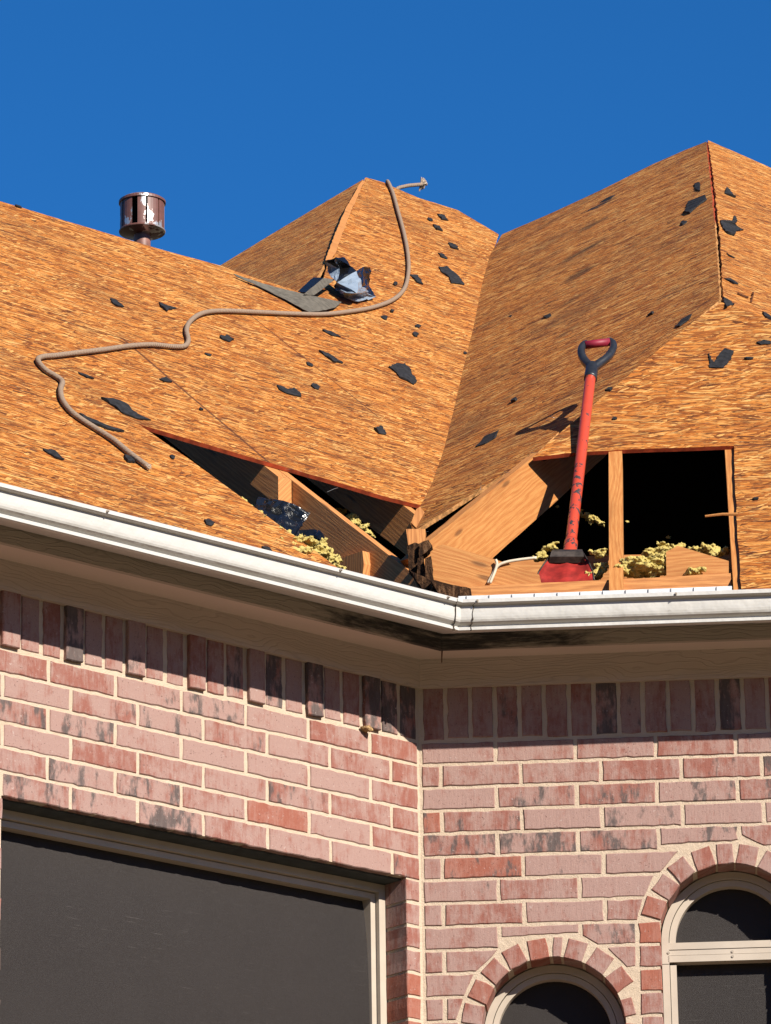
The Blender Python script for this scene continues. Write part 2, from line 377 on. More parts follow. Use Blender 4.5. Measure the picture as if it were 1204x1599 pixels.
# ------------------------------------------------------------------ object helpers
WLOC = {}
def link(name, me, parent=None, loc=None, label=None):
    o = bpy.data.objects.new(name, me); scene.collection.objects.link(o)
    if parent is not None:
        o.parent = parent; pl = WLOC[parent]
        WLOC[o] = pl.copy() if loc is None else loc
        o.location = WLOC[o] - pl
    else:
        WLOC[o] = loc or Vector((0, 0, 0)); o.location = WLOC[o]
    if label: o["label"] = label
    return o
def thing(name, label, cat, loc, group=None):
    o = link(name, None, None, Vector(loc)); o["label"] = label; o["category"] = cat
    o.empty_display_size = .1
    if group: o["group"] = group
    return o
def tag(o, label, cat, group=None):
    o["label"] = label; o["category"] = cat
    if group: o["group"] = group
    return o
class MB:
    def __init__(s): s.v = []; s.f = []; s.m = []; s.uv = []; s.tone = []
    def add(s, vs, fs, mi=0, uvs=None, tone=None):
        b = len(s.v); s.v += [Vector(v) for v in vs]
        for i, f in enumerate(fs):
            s.f.append([b + j for j in f]); s.m.append(mi if isinstance(mi, int) else mi[i])
            s.uv.append([uvs[j] for j in f] if uvs else None); s.tone.append(tone)
    def build(s, name, mats, parent=None, smooth=False, label=None, origin=None, thing=None):
        if parent is not None: org = WLOC[parent]
        elif origin is not None: org = origin
        else:
            xs = [v.x for v in s.v]; ys = [v.y for v in s.v]; zs = [v.z for v in s.v]
            org = Vector(((min(xs) + max(xs)) / 2, (min(ys) + max(ys)) / 2, min(zs)))
        me = bpy.data.meshes.new(name); me.from_pydata([v - org for v in s.v], [], s.f)
        for k in (mats if isinstance(mats, (list, tuple)) else [mats]): me.materials.append(M[k])
        me.polygons.foreach_set("material_index", s.m)
        if any(u for u in s.uv):
            ul = me.uv_layers.new(name="UVMap"); i = 0
            for p, u in zip(me.polygons, s.uv):
                for j, li in enumerate(p.loop_indices):
                    if u: ul.data[li].uv = u[j]
        if any(t for t in s.tone):
            at_ = me.attributes.new("tone", 'FLOAT_COLOR', 'FACE')
            for i, t in enumerate(s.tone): at_.data[i].color = (*(t or (.5, 0, 0)), 1)
        if smooth: me.polygons.foreach_set("use_smooth", [True] * len(me.polygons))
        me.update()
        o = link(name, me, parent, None if parent is not None else org, label)
        return o
def tess(pts, holes=()):
    return tessellate_polygon([list(pts)] + [list(h) for h in holes])
def newell(pts):
    n = Vector((0, 0, 0))
    for i in range(len(pts)):
        a, b = pts[i], pts[(i + 1) % len(pts)]
        n += Vector(((a.y - b.y) * (a.z + b.z), (a.z - b.z) * (a.x + b.x), (a.x - b.x) * (a.y + b.y)))
    return n.normalized()
def resample(pts, step, jit, keep=None, nrm=None, lock=()):
    out = []; tags = []
    for i in range(len(pts)):
        a, b = pts[i], pts[(i + 1) % len(pts)]
        d = b - a; n = max(1, min(80, int(d.length / step)))
        side = d.normalized().cross(nrm).normalized() if nrm is not None else Vector((0, 0, 0))
        for k in range(n):
            p = a + d * (k / n)
            if k and i not in lock: p = p + side * R.uniform(-jit, jit)
            out.append(p); tags.append(i)
    return out, tags

def panel(name, pts, thick, mats, parent, frame, edges={}, jit=.002, step=.05, dmat=1, extra=None, label=None, top_fn=None):
    """a sheet: top face follows pts, bottom is thick below it; edges maps an edge index to a material slot"""
    nrm = newell(pts)
    if nrm.z < 0 and abs(nrm.z) > .02:
        k = len(pts); pts = pts[::-1]; edges = {(k - 2 - i) % k: v for i, v in edges.items()}; nrm = newell(pts)
    P, tg = resample(pts, step, jit, nrm=nrm)
    o, u, v = frame
    uv = [((p - o).dot(u), (p - o).dot(v)) for p in P]
    mb = MB(); n = len(P)
    tri = tess([Vector((a, b, 0)) for a, b in uv])
    bot = [p - nrm * thick for p in P]
    mb.add(P + bot, [], 0)
    def addf(f, mi, uvs): mb.f.append(list(f)); mb.m.append(mi); mb.uv.append(uvs); mb.tone.append(None)
    for t in tri:
        a, b, c = t
        fn = (P[b] - P[a]).cross(P[c] - P[a])
        if fn.dot(nrm) < 0: a, b, c = a, c, b
        addf((a, b, c), 0, [uv[a], uv[b], uv[c]])
        addf((a + n, c + n, b + n), len(mats) - 1, [uv[a], uv[c], uv[b]])
    for i in range(n):
        j = (i + 1) % n
        addf((i, i + n, j + n, j), edges.get(tg[i], dmat), [uv[i], uv[i], uv[j], uv[j]])
    return mb.build(name, mats, parent, label=label)

def slab(name, pts, thick, mat, parent, udir, jit=.001, label=None, step=.08):
    """traced outline given a real thickness, going away from the viewer"""
    nrm = newell(pts)
    if nrm.dot(CAM - pts[0]) < 0: pts = pts[::-1]; nrm = -nrm
    P, _ = resample(pts, step, jit, nrm=nrm)
    u = udir.normalized(); v = nrm.cross(u)
    uv = [(p.dot(u), p.dot(v)) for p in P]; n = len(P)
    mb = MB(); mb.v = P + [p - nrm * thick for p in P]
    for t in tess([Vector((a, b, 0)) for a, b in uv]):
        a, b, c = t
        if (P[b] - P[a]).cross(P[c] - P[a]).dot(nrm) < 0: b, c = c, b
        for f, q in (((a, b, c), None), ((a + n, c + n, b + n), None)):
            mb.f.append(list(f)); mb.m.append(0); mb.uv.append([uv[i % n] for i in f]); mb.tone.append(None)
    for i in range(n):
        j = (i + 1) % n
        w_ = [(uv[i][0], uv[i][1]), (uv[i][0], uv[i][1] + thick), (uv[j][0], uv[j][1] + thick), (uv[j][0], uv[j][1])]
        mb.f.append([i, i + n, j + n, j]); mb.m.append(0); mb.uv.append(w_); mb.tone.append(None)
    return mb.build(name, mat, parent, label=label)

def box_pts(mb, o, u, v, w_, a, b, c, mi=0, bev=0.0):
    """box from corner o along unit u,v,w_ with sizes a,b,c"""
    ps = [o + u * (a * i) + v * (b * j) + w_ * (c * k) for i in (0, 1) for j in (0, 1) for k in (0, 1)]
    uvs = [(a * i + c * k, b * j + c * k * .5) for i in (0, 1) for j in (0, 1) for k in (0, 1)]
    fs = [(0, 1, 3, 2), (4, 6, 7, 5), (0, 4, 5, 1), (2, 3, 7, 6), (0, 2, 6, 4), (1, 5, 7, 3)]
    mb.add(ps, fs, mi, uvs)

def tube(mb, path, rad, seg=10, mi=0, cap=True, twist=0.0, prof=None):
    n = len(path); rings = []; L = 0
    t0 = (path[1] - path[0]).normalized(); ref = Z if abs(t0.z) < .9 else Vector((1, 0, 0))
    e = t0.cross(ref).normalized(); b = len(mb.v)
    for i, p in enumerate(path):
        t = (path[min(i + 1, n - 1)] - path[max(i - 1, 0)]).normalized()
        e = (e - t * e.dot(t)).normalized(); f = t.cross(e)
        r = rad(i / (n - 1)) if callable(rad) else rad
        if i: L += (p - path[i - 1]).length
        for k in range(seg):
            a = 2 * math.pi * k / seg
            mb.v.append(p + (e * math.cos(a) + f * math.sin(a)) * r)
        rings.append(L)
    for i in range(n - 1):
        for k in range(seg):
            k2 = (k + 1) % seg
            mb.f.append([b + i * seg + k, b + i * seg + k2, b + (i + 1) * seg + k2, b + (i + 1) * seg + k]); mb.m.append(mi)
            mb.uv.append([(rings[i], k / seg), (rings[i], (k + 1) / seg), (rings[i + 1], (k + 1) / seg), (rings[i + 1], k / seg)]); mb.tone.append(None)
    if cap:
        for s_, i in ((-1, 0), (1, n - 1)):
            f = [b + i * seg + k for k in range(seg)]
            mb.f.append(f if s_ > 0 else f[::-1]); mb.m.append(mi); mb.uv.append([(0, 0)] * seg); mb.tone.append(None)

def smooth_path(pts, per=6):
    out = []; n = len(pts)
    for i in range(n - 1):
        p0, p1, p2, p3 = pts[max(i - 1, 0)], pts[i], pts[i + 1], pts[min(i + 2, n - 1)]
        for k in range(per):
            t = k / per
            out.append(.5 * ((2 * p1) + (p2 - p0) * t + (2 * p0 - 5 * p1 + 4 * p2 - p3) * t * t + (3 * p1 - p0 - 3 * p2 + p3) * t ** 3))
    out.append(pts[-1]); return out

def sweep(mb, prof, ends, mi=0, uvoff=0):
    """profile (list of 3-D points) joined between successive stations"""
    for a, b in zip(ends[:-1], ends[1:]):
        n = len(prof)
        for i in range(n - 1):
            q = [a[i], b[i], b[i + 1], a[i + 1]]
            mb.add(q, [(0, 1, 2, 3)], mi, [(0, i * .05), (1, i * .05), (1, i * .05 + .05), (0, i * .05 + .05)])

# ------------------------------------------------------------------ ground
mb = MB(); NA_, NR_ = 48, [0, 12, 24, 30, 36, 42, 48, 60, 120, 400]
def sky_block_rise(x, y, r):          # added unseen bank behind the viewer, blocks low sky to deepen the shade
    k = min(1, max(0, (r - 24) / 24)); k = k * k * (3 - 2 * k)
    a = min(1, max(0, (12 - y) / 14))
    return k * a * (15 + 3 * noise.noise(Vector((x * .05, y * .05, 0))))
for r in NR_:
    for q in range(NA_):
        a = 2 * math.pi * q / NA_; x, y = r * math.cos(a), r * math.sin(a); mb.v.append(Vector((x, y, sky_block_rise(x, y, r))))
for q in range(len(NR_) - 1):
    for k in range(NA_):
        k2 = (k + 1) % NA_
        mb.f.append([q * NA_ + k, q * NA_ + k2, (q + 1) * NA_ + k2, (q + 1) * NA_ + k][::-1]); mb.m.append(0); mb.uv.append(None); mb.tone.append(None)
g = mb.build("ground", "ground", origin=Vector((0, 0, 0))); g["kind"] = "structure"

house = thing("brick_house", "brick house with stripped bare sheathing roof, two cut holes and white gutter", "house", (C.x, C.y, 0))

# ------------------------------------------------------------------ brick walls
H = .0762; LB = .2565; MH, MV = .0105, .0130
ZB = -C.z + .0                                    # ground, relative to the soldier foot
def ngon_off(p, d):
    n = len(p); out = []
    for i in range(n):
        a, b, c = p[i - 1], p[i], p[(i + 1) % n]
        e1 = (b[0] - a[0], b[1] - a[1]); e2 = (c[0] - b[0], c[1] - b[1])
        nx, ny = -(e1[1] + e2[1]), e1[0] + e2[0]
        l = math.hypot(nx, ny) or 1
        out.append((b[0] + nx / l * d, b[1] + ny / l * d))
    return out
def brick(mb, P, poly, proj=0.0, depth=.10, tone=None, fine=True):
    ar = sum(poly[i - 1][0] * poly[i][1] - poly[i][0] * poly[i - 1][1] for i in range(len(poly))) / 2
    if abs(ar) < .0011: return
    if ar < 0: poly = poly[::-1]
    if tone is None:
        tone = (R.random() ** 1.1, 0.0 if R.random() < .58 else R.uniform(.14, .42), R.random())
    proj += R.uniform(-.001, .001)
    if not fine:
        n = len(poly); vs = [P(s, proj, z) for s, z in poly] + [P(s, -depth, z) for s, z in poly]
        uv = [(s, z) for s, z in poly] * 2
        mb.add(vs, [tuple(range(n))] + [(i, i + n, (i + 1) % n + n, (i + 1) % n) for i in range(n)], 0, uv, tone); return
    pts = []
    for i in range(len(poly)):
        a, b = poly[i], poly[(i + 1) % len(poly)]
        l = math.hypot(b[0] - a[0], b[1] - a[1]); n = max(1, int(l / .022))
        for k in range(n):
            t = k / n; j = .0010
            pts.append((a[0] + (b[0] - a[0]) * t + R.gauss(0, j), a[1] + (b[1] - a[1]) * t + R.gauss(0, j)))
    inn = ngon_off(pts, .0028); n = len(pts)
    tx, tz = R.uniform(-.005, .005), R.uniform(-.004, .004)
    cs = sum(p[0] for p in pts) / n; cz = sum(p[1] for p in pts) / n
    def pr(p): return (p[0] - cs) * tx + (p[1] - cz) * tz
    vs = [P(p[0], proj + pr(p), p[1]) for p in inn] + [P(p[0], proj - .0022 - R.uniform(0, .001) + pr(p), p[1]) for p in pts] + [P(p[0], -depth, p[1]) for p in pts]
    uv = inn + pts + [(p[0] + depth, p[1] + .02) for p in pts]
    vs.append(P(cs, proj, cz)); uv.append((cs, cz))
    fs = [(i, (i + 1) % n, 3 * n) for i in range(n)]
    for i in range(n):
        j = (i + 1) % n
        fs += [(i, i + n, j + n, j), (i + n, i + 2 * n, j + 2 * n, j + n)]
    mb.add(vs, fs, 0, uv, tone)
def rect(s0, s1, z0, z1): return [(s0, z0), (s1, z0), (s1, z1), (s0, z1)]
def clip(poly, px, pz, nx, nz):
    out = []
    for i in range(len(poly)):
        a, b = poly[i - 1], poly[i]
        da = (a[0] - px) * nx + (a[1] - pz) * nz; db = (b[0] - px) * nx + (b[1] - pz) * nz
        if da >= 0 and db < 0 or da < 0 and db >= 0:
            t = da / (da - db); out.append((a[0] + (b[0] - a[0]) * t, a[1] + (b[1] - a[1]) * t))
        if db >= 0: out.append(b)
    return out
# --- wall A
WA0, WA1, WAT = .066, 1.655, -.4520               # wide window opening
SA = 4.6
mbA = MB()
s = .004; k = 0
wsold = .0797
while s < SA:
    w_ = R.uniform(.064, .067)
    proj = .0125 if k % 3 == 2 else R.uniform(-.0015, .0015)
    ch = R.choice([0, 0, 0, 0, .3, .46]); tn = (R.random() * .7 + .1, ch, R.random())
    zb = .008 + (.0 if k % 3 == 2 else R.uniform(0, .004))
    brick(mbA, pA, rect(s + .008, s + .008 + w_, zb, .215), proj, .10, tn); s += wsold; k += 1
# joint positions measured along the wall: even rows start near 1.48, odd rows near 1.66
def jointsA(row):
    base = 1.484 if row % 2 == 0 else 1.652
    base = {0: 1.490, 1: 1.660}[row % 2]
    js = []
    q = base
    while q > 0.03: q -= LB
    q += LB
    js.append(.003)
    if q - .003 > .045: js.append(q)
    q += LB
    while q < SA + .3: js.append(q); q += LB
    return js
for row in range(0, 76):
    z1 = -row * H - MH / 2; z0 = -(row + 1) * H + MH / 2
    if row == 5: z0 = WAT + .001
    if row == 5: z0 = -.4545
    js = jointsA(row); fine = row < 22
    if row >= 6: js = sorted([.003, .066 + MV / 2] + [j for j in js if j > .20])
    for a, b in zip(js[:-1], js[1:]):
        a_, b_ = a + MV / 2, b - MV / 2
        if a <= .0031: a_ = .009
        if row == 5: pass
        if row >= 6 and row < 60:
            if b <= .0661 + MV: brick(mbA, pA, rect(.010, .066, z0, z1), 0, .10, (R.choice([.0, .05, .3]), 0, R.random()), fine); continue
            if a_ < WA1 + .0 and b_ > WA0:
                if b_ > WA1 + .05: a_ = WA1 + .002
                else: continue
            if a_ < WA1: continue
        if a_ > 2.4 or z1 < -1.75: fine_ = False
        else: fine_ = fine
        brick(mbA, pA, rect(a_, b_, z0, z1), 0, .10, None, fine_)
wa = mbA.build("brick_wall", "brick", house, label="left brick wall with a wide screened window")
def mortar_face(P, outer, holes, out, name, parent):
    loops = [[Vector((a, b, 0)) for a, b in outer]] + [[Vector((a, b, 0)) for a, b in h] for h in holes]
    flat = [v for l in loops for v in l]
    m_ = MB(); m_.add([P(v.x, out, v.y) for v in flat], [tuple(t) for t in tessellate_polygon(loops)], 0)
    for h in holes:
        n = len(h)
        m_.add([P(a, out, b) for a, b in h] + [P(a, -.18, b) for a, b in h], [(i, (i + 1) % n, (i + 1) % n + n, i + n) for i in range(n)], 0)
    return m_.build(name, "mortar", parent)
mortar_face(pA, [(-.02, ZB), (SA, ZB), (SA, .215), (-.02, .215)], [rect(WA0 - .004, WA1 + .004, -60 * H, -.4535)], -.0038, "mortar", wa)
# --- wall B
SB = 3.0; RW = .225; W2 = (.979, -.657); W1 = (.408, -.944); RO = RW + .065
mbB = MB()
s = .004
for k in range(38):
    w_ = R.uniform(.064, .067); ch = R.choice([0, 0, 0, 0, .3, .42]) if k > 1 else 0
    zt = R.uniform(.004, .012)
    brick(mbB, pB, rect(s + .010, s + .010 + w_, zt, .215), R.uniform(-.0015, .002), .10, (R.random() * .6 + .1, ch, R.random())); s += .0795
def jointsB(row):
    base = {0: .245, 1: .068}[row % 2]; js = [.003]; q = base
    while q < SB + .3: js.append(q); q += LB
    return js
JAMB = W2[0] - RW                                  # left jamb of the tall arched window
JR = W2[0] + RW
def cut_round(poly, c, rad):
    cs = sum(p[0] for p in poly) / len(poly); cz = sum(p[1] for p in poly) / len(poly)
    # deepest point decides the straight cut a mason would make
    best = min(((max(min(c[0], max(p[0] for p in poly)), min(p[0] for p in poly)), max(min(c[1], max(p[1] for p in poly)), min(p[1] for p in poly))),), key=lambda q: 0)
    d = math.hypot(best[0] - c[0], best[1] - c[1])
    if d >= rad: return poly
    dx, dz = cs - c[0], cz - c[1]; l = math.hypot(dx, dz)
    if abs(dx) < .10 and dz > rad * .8: dx, dz, l = (.03 if dx > 0 else -.03), 1, 1
    dx, dz = dx / l, dz / l
    return clip(poly, c[0] + dx * rad, c[1] + dz * rad, dx, dz)
for row in range(0, 76):
    z1 = -row * H - MH / 2; z0 = -(row + 1) * H + MH / 2
    fine = row < 22; zc = (z0 + z1) / 2
    segs = []
    js = jointsB(row)
    for a, b in zip(js[:-1], js[1:]):
        segs.append([(.009 if a <= .0031 else a + MV / 2), b - MV / 2])
    lo = W2[1] - .02
    if z1 < -.60 and row < 55:                 # jamb headers either side of the tall window
        out = []
        for a, b in segs:
            b2 = min(b, JAMB - .068 - MV)
            if b2 - a > .02 and a < JAMB: out.append([a, b2])
            a2 = max(a, JR + .068 + MV)
            if b - a2 > .02 and b > JR: out.append([a2, b])
        segs = out
        for q in (JAMB - .068, JR): brick(mbB, pB, rect(q, q + .068, z0, z1), 0, .10, (R.choice([0, .05, .25, .4]), 0, R.random()), fine)
    for a, b in segs:
        poly = rect(a, b, z0, z1)
        if z1 > -.60: poly = cut_round(poly, W2, RO + .011)
        if row < 16 or True:
            if z1 > W1[1] - .5: poly = cut_round(poly, W1, RO + .011) if poly else poly
        if len(poly) < 3: continue
        brick(mbB, pB, poly, 0, .10, None, fine and a < 2.0)
def voussoirs(c, angs, tn=None):
    for i, (a, hw) in enumerate(angs):
        r0, r1 = RW, RO
        if c is W1 and -20 < a < 24: r1 -= .028
        a = math.radians(a)
        dx, dz = math.cos(a), math.sin(a); ex, ez = -dz, dx
        w0 = hw; j = R.uniform(-.0015, .002)
        poly = [(c[0] + dx * (r0 + j) - ex * w0, c[1] + dz * (r0 + j) - ez * w0), (c[0] + dx * (r0 + j) + ex * w0, c[1] + dz * (r0 + j) + ez * w0),
                (c[0] + dx * (r1 + j) + ex * w0 * 1.02, c[1] + dz * (r1 + j) + ez * w0 * 1.02), (c[0] + dx * (r1 + j) - ex * w0 * 1.02, c[1] + dz * (r1 + j) - ez * w0 * 1.02)]
        brick(mbB, pB, poly, .001, .10, (R.choice([0, .02, .04, .25, .35]), 0, R.random()))
voussoirs(W2, [(160, .031), (143, .031), (126, .031), (108.5, .031), (93, .0255), (77, .031), (59.5, .031), (42, .031), (24, .031)])
voussoirs(W1, [(186, .031), (169, .031), (152, .031), (134.5, .031), (117, .030), (99.5, .030), (86, .0135), (73, .030), (54, .032), (35, .031), (14, .028), (-6, .031), (204, .031), (221, .031), (238, .031), (255, .031), (272, .031), (289, .031), (306, .031), (323, .031), (339, .031)])
wb = mbB.build("brick_wall", "brick", house, label="right brick wall with two arched windows")
def arch_open(c, r, full=False, bottom=None):
    if full: return [(c[0] + r * math.cos(2 * math.pi * i / 64), c[1] + r * math.sin(2 * math.pi * i / 64)) for i in range(64)]
    p = [(c[0] + r * math.cos(math.pi * i / 40), c[1] + r * math.sin(math.pi * i / 40)) for i in range(41)]
    return p + [(c[0] - r, bottom), (c[0] + r, bottom)]
mortar_face(pB, [(-.02, ZB), (SB, ZB), (SB, .215), (-.02, .215)], [arch_open(W2, RW + .004, bottom=-55 * H), arch_open(W1, RW + .004, True)], -.0038, "mortar", wb)
# rest of the shell, out of the picture: plain end walls
mbE = MB()
def quad(mb, a, b, c, d, mi=0): mb.add([a, b, c, d], [(0, 1, 2, 3)], mi, [(0, 0), ((b - a).length, 0), ((b - a).length, (d - a).length), (0, (d - a).length)])
eA = pA(SA, 0, 0) - C; eB = pB(SB, 0, 0) - C
for e, dr in ((eA, -NA), (eB, -NB)):
    p = C + e; q = p + dr * 7
    mbE = MB(); quad(mbE, Vector((p.x, p.y, 0)), Vector((q.x, q.y, 0)), Vector((q.x, q.y, C.z + .3)), Vector((p.x, p.y, C.z + .3)))
    mbE.build("end_wall", "mortar", house)

# ------------------------------------------------------------------ windows
def rail(mb, P, loop, o0, o1, mi=0, closed=False):
    """band between loop[0] (outer) and loop[1] (inner) outlines in wall coords, front at o1, back at o0"""
    ou, inn = loop; n = len(ou); rng = range(n) if closed else range(n - 1)
    for i in rng:
        j = (i + 1) % n
        a, b, c, d = ou[i], ou[j], inn[j], inn[i]
        mb.add([P(a[0], o1, a[1]), P(b[0], o1, b[1]), P(c[0], o1, c[1]), P(d[0], o1, d[1]),
                P(a[0], o0, a[1]), P(b[0], o0, b[1]), P(c[0], o0, c[1]), P(d[0], o0, d[1])],
               [(0, 1, 2, 3), (3, 2, 6, 7), (0, 4, 5, 1)], mi)
def screen(P, outline, out, parent, bow=0.0):
    m_ = MB(); xs = [p[0] for p in outline]; zs = [p[1] for p in outline]
    tri = tess([Vector((a, b, 0)) for a, b in outline])
    m_.add([P(a, out, b) for a, b in outline], [tuple(t) for t in tri], 0, outline)
    return m_.build("screen", "screen", parent)
# wide window
win = MB(); quad(win, pA(WA0 + .0, -.175, -60 * H), pA(WA1, -.175, -60 * H), pA(WA1, -.175, -.45), pA(WA0, -.175, -.45))
wA = win.build("window", "hole", house, label="wide rectangular window with dark sun screen")
fr = MB(); zbot = -60 * H
def fband(s0, s1, z0, z1, o0, o1):
    rail(fr, pA, ([(s0, z0), (s1, z0), (s1, z1), (s0, z1)], [(s0 + .026, z0), (s1 - .026, z0), (s1 - .026, z1 - .026), (s0 + .026, z1 - .026)]), o0, o1)
def ushape(s0, s1, z1, w_, o0, o1):
    rail(fr, pA, ([(s0, zbot), (s0, z1), (s1, z1), (s1, zbot)], [(s0 + w_, zbot), (s0 + w_, z1 - w_), (s1 - w_, z1 - w_), (s1 - w_, zbot)]), o0, o1)
ushape(WA0, WA1, -.462, .026, -.172, -.102)
ushape(WA0 + .029, WA1 - .029, -.491, .019, -.172, -.118)
fr.build("frame", "frame", wA)
zs = -.510
scr = MB(); nx, nz = 40, 60
for j in range(nz + 1):
    for i in range(nx + 1):
        s_ = WA0 + .047 + (WA1 - WA0 - .094) * i / nx; z_ = zs - 2.2 * (j / nz) ** 1.8
        scr.v.append(pA(s_, -.158 + .030 * (1 - math.exp(-(zs - z_) / .13)), z_))
for j in range(nz):
    for i in range(nx):
        a = j * (nx + 1) + i; q = [a, a + nx + 1, a + nx + 2, a + 1]; scr.f.append(q); scr.m.append(0); scr.tone.append(None)
        scr.uv.append([((scr.v[t] - C).dot(A), scr.v[t].z - C.z) for t in q])
scr.build("screen", "screen", wA, smooth=True)
ln = MB(); box_pts(ln, pA(WA0 - .03, -.148, -.4605), A, NA, Z, WA1 - WA0 + .06, .120, .005)
ln.build("lintel", "steel", wA)
# tall arched window
def arc(c, r, n=40, a0=0, a1=math.pi): return [(c[0] + r * math.cos(a0 + (a1 - a0) * i / n), c[1] + r * math.sin(a0 + (a1 - a0) * i / n)) for i in range(n + 1)]
win = MB(); o_ = arch_open(W2, RW, bottom=-55 * H); win.add([pB(a, -.185, b) for a, b in o_], [tuple(t) for t in tess([Vector((a, b, 0)) for a, b in o_])])
w2 = win.build("window", "hole", house, label="tall arched window cut off by the right border")
fr = MB(); c2 = (W2[0], W2[1] - .01)
rail(fr, pB, (arc(W2, RW - .001) + [(c2[0] - RW + .001, W2[1] - .07), ], arc(W2, RW - .024) + [(c2[0] - RW + .024, W2[1] - .07)]), -.18, -.104)
rail(fr, pB, (arc(W2, RW - .026), arc(W2, RW - .046)), -.18, -.114)
zb = -55 * H
for s0, s1, o1 in ((W2[0] - RW + .001, W2[0] - RW + .024, -.104), (W2[0] - RW + .026, W2[0] - RW + .046, -.114), (W2[0] + RW - .024, W2[0] + RW - .001, -.104), (W2[0] + RW - .046, W2[0] + RW - .026, -.114)):
    rail(fr, pB, ([(s0, W2[1] - .072), (s0, zb)], [(s1, W2[1] - .072), (s1, zb)]), -.15, o1 - .0)
def hbar(z0, z1, o1, s0=None, s1=None):
    s0 = W2[0] - RW + .02 if s0 is None else s0; s1 = W2[0] + RW - .02 if s1 is None else s1
    box_pts(fr, pB(s0, -.18, z0), B, NB, Z, s1 - s0, .18 + o1, z1 - z0)
hbar(W2[1] - .024, W2[1] - .002, -.1055); hbar(W2[1] - .042, W2[1] - .0245, -.1085); hbar(W2[1] - .065, W2[1] - .044, -.1040)
f2 = fr.build("frame", "frame", w2)
for s_, z_, o1 in ((W2[0] - RW + .022, W2[1] - .034, -.103), (W2[0], W2[1] - .035, -.1075), (W2[0], W2[1] - .052, -.103)):
    sc = MB(); tube(sc, [pB(s_, o1 - .004, z_), pB(s_, o1 + .002, z_)], .0042, 10); sc.build("screw", "screwm", f2)
screen(pB, arc((W2[0], W2[1]), RW - .044), -.152, w2)
screen(pB, rect(W2[0] - RW + .044, W2[0] + RW - .044, zb, W2[1] - .064), -.152, w2)
# small round-headed window
win = MB(); o_ = arch_open(W1, RW, True); win.add([pB(a, -.185, b) for a, b in o_], [tuple(t) for t in tess([Vector((a, b, 0)) for a, b in o_])])
w1 = win.build("window", "hole", house, label="smaller round window at the bottom of the wall")
fr = MB()
rail(fr, pB, (arc(W1, RW - .001, 64, 0, 2 * math.pi), arc(W1, RW - .024, 64, 0, 2 * math.pi)), -.18, -.104)
rail(fr, pB, (arc(W1, RW - .026, 64, 0, 2 * math.pi), arc(W1, RW - .044, 64, 0, 2 * math.pi)), -.18, -.114)
fr.build("frame", "frame", w1)
screen(pB, arc(W1, RW - .042, 64, 0, 2 * math.pi)[:-1], -.152, w1)

# ------------------------------------------------------------------ eaves
def corner(d, z): return C + (NA + NB) * (d / (1 + NA.dot(NB))) + Z * z
TT = math.tan(math.radians(22.5))
def run(prof, name, mat, parent, side, s0=None, s1=None, smooth=False, uvs=True, seg=1):
    """sweep a (d,z) profile along the eave of wall A or B, mitred at the corner"""
    P = pA if side == 'A' else pB; far = s1 if s1 is not None else (SA if side == 'A' else SB)
    m_ = MB()
    def st(sv): return [P((d * TT if sv is None else sv), d, z) for d, z in prof]
    stations = [s0] + [far * (i / seg) for i in range(1, seg + 1)] if s0 is None else [s0 + (far - s0) * i / seg for i in range(seg + 1)]
    for a, b in zip(stations[:-1], stations[1:]):
        x, y = st(a), st(b); L = 0
        ua = 0 if a is None else a
        for i in range(len(prof) - 1):
            l = math.hypot(prof[i + 1][0] - prof[i][0], prof[i + 1][1] - prof[i][1])
            m_.add([x[i], y[i], y[i + 1], x[i + 1]], [(0, 1, 2, 3)], 0, [(ua, L), (b, L), (b, L + l), (ua, L + l)]); L += l
    return m_.build(name, mat, parent, smooth=smooth)
for sd in 'AB':
    run([(.000, .300), (.0155, .300), (.0155, .1785), (-.004, .1785), (-.004, .214)], "frieze_board", "trim", house, sd)
    run([(.0005, .2745), (.205, .2745)], "soffit", "soffit", house, sd)
    run([(.199, .36), (.199, .244), (.217, .244), (.217, .37)], "fascia_board", "fascia", house, sd)
GP = [(.222, .335), (.222, .2945), (.227, .2925), (.350, .2570), (.3640, .2575), (.367, .2590), (.367, .2675), (.3645, .2695), (.3625, .2705), (.3625, .2730),
      (.3660, .2755), (.373, .2780), (.379, .2820), (.3825, .2880), (.3845, .2960), (.3855, .305), (.3860, .316), (.3860, .326), (.3865, .3325), (.4005, .3345), (.4045, .3370), (.4045, .348), (.4015, .3505), (.386, .3505), (.3845, .345)]
GIN = [(.383, .345), (.383, .32), (.381, .30), (.372, .285), (.345, .262), (.226, .298), (.226, .335)]
gl = run(GP + GIN, "gutter", "gutter", house, 'A')
gr = run(GP + GIN, "gutter", "gutter", house, 'B')
def sleeve():
    c0 = (.30, .30); pr = [((d - c0[0]) * 1.012 + c0[0] + .002 * (d > .34), (z - c0[1]) * 1.02 + c0[1]) for d, z in GP[2:22]]
    m_ = MB()
    x = [pA(d * TT + .022, d, z) for d, z in pr]; y = [corner(d, z) for d, z in pr]; y = [pA(d * TT, d, z) for d, z in pr]
    w_ = [pB(d * TT + .038, d, z) for d, z in pr]
    sweep(m_, pr, [x, y, w_]); return m_.build("gutter_miter", "gutter", gr)
sleeve()
cm = MB()
for P, q in ((pA, .022), (pB, .038)):
    cm = MB()
    pr = [((d - .30) * 1.02 + .302, (z - .30) * 1.035 + .30) for d, z in GP[4:20]]
    path = [P(d * TT + q + R.uniform(-.002, .002), d, z) for d, z in pr]
    tube(cm, smooth_path(path, 3), lambda t: .0012 + .0018 * noise.noise(Vector((t * 9, q * 50, 0))) ** 2 * 6, 6)
    cm.build("sealant", "caulk", gr)
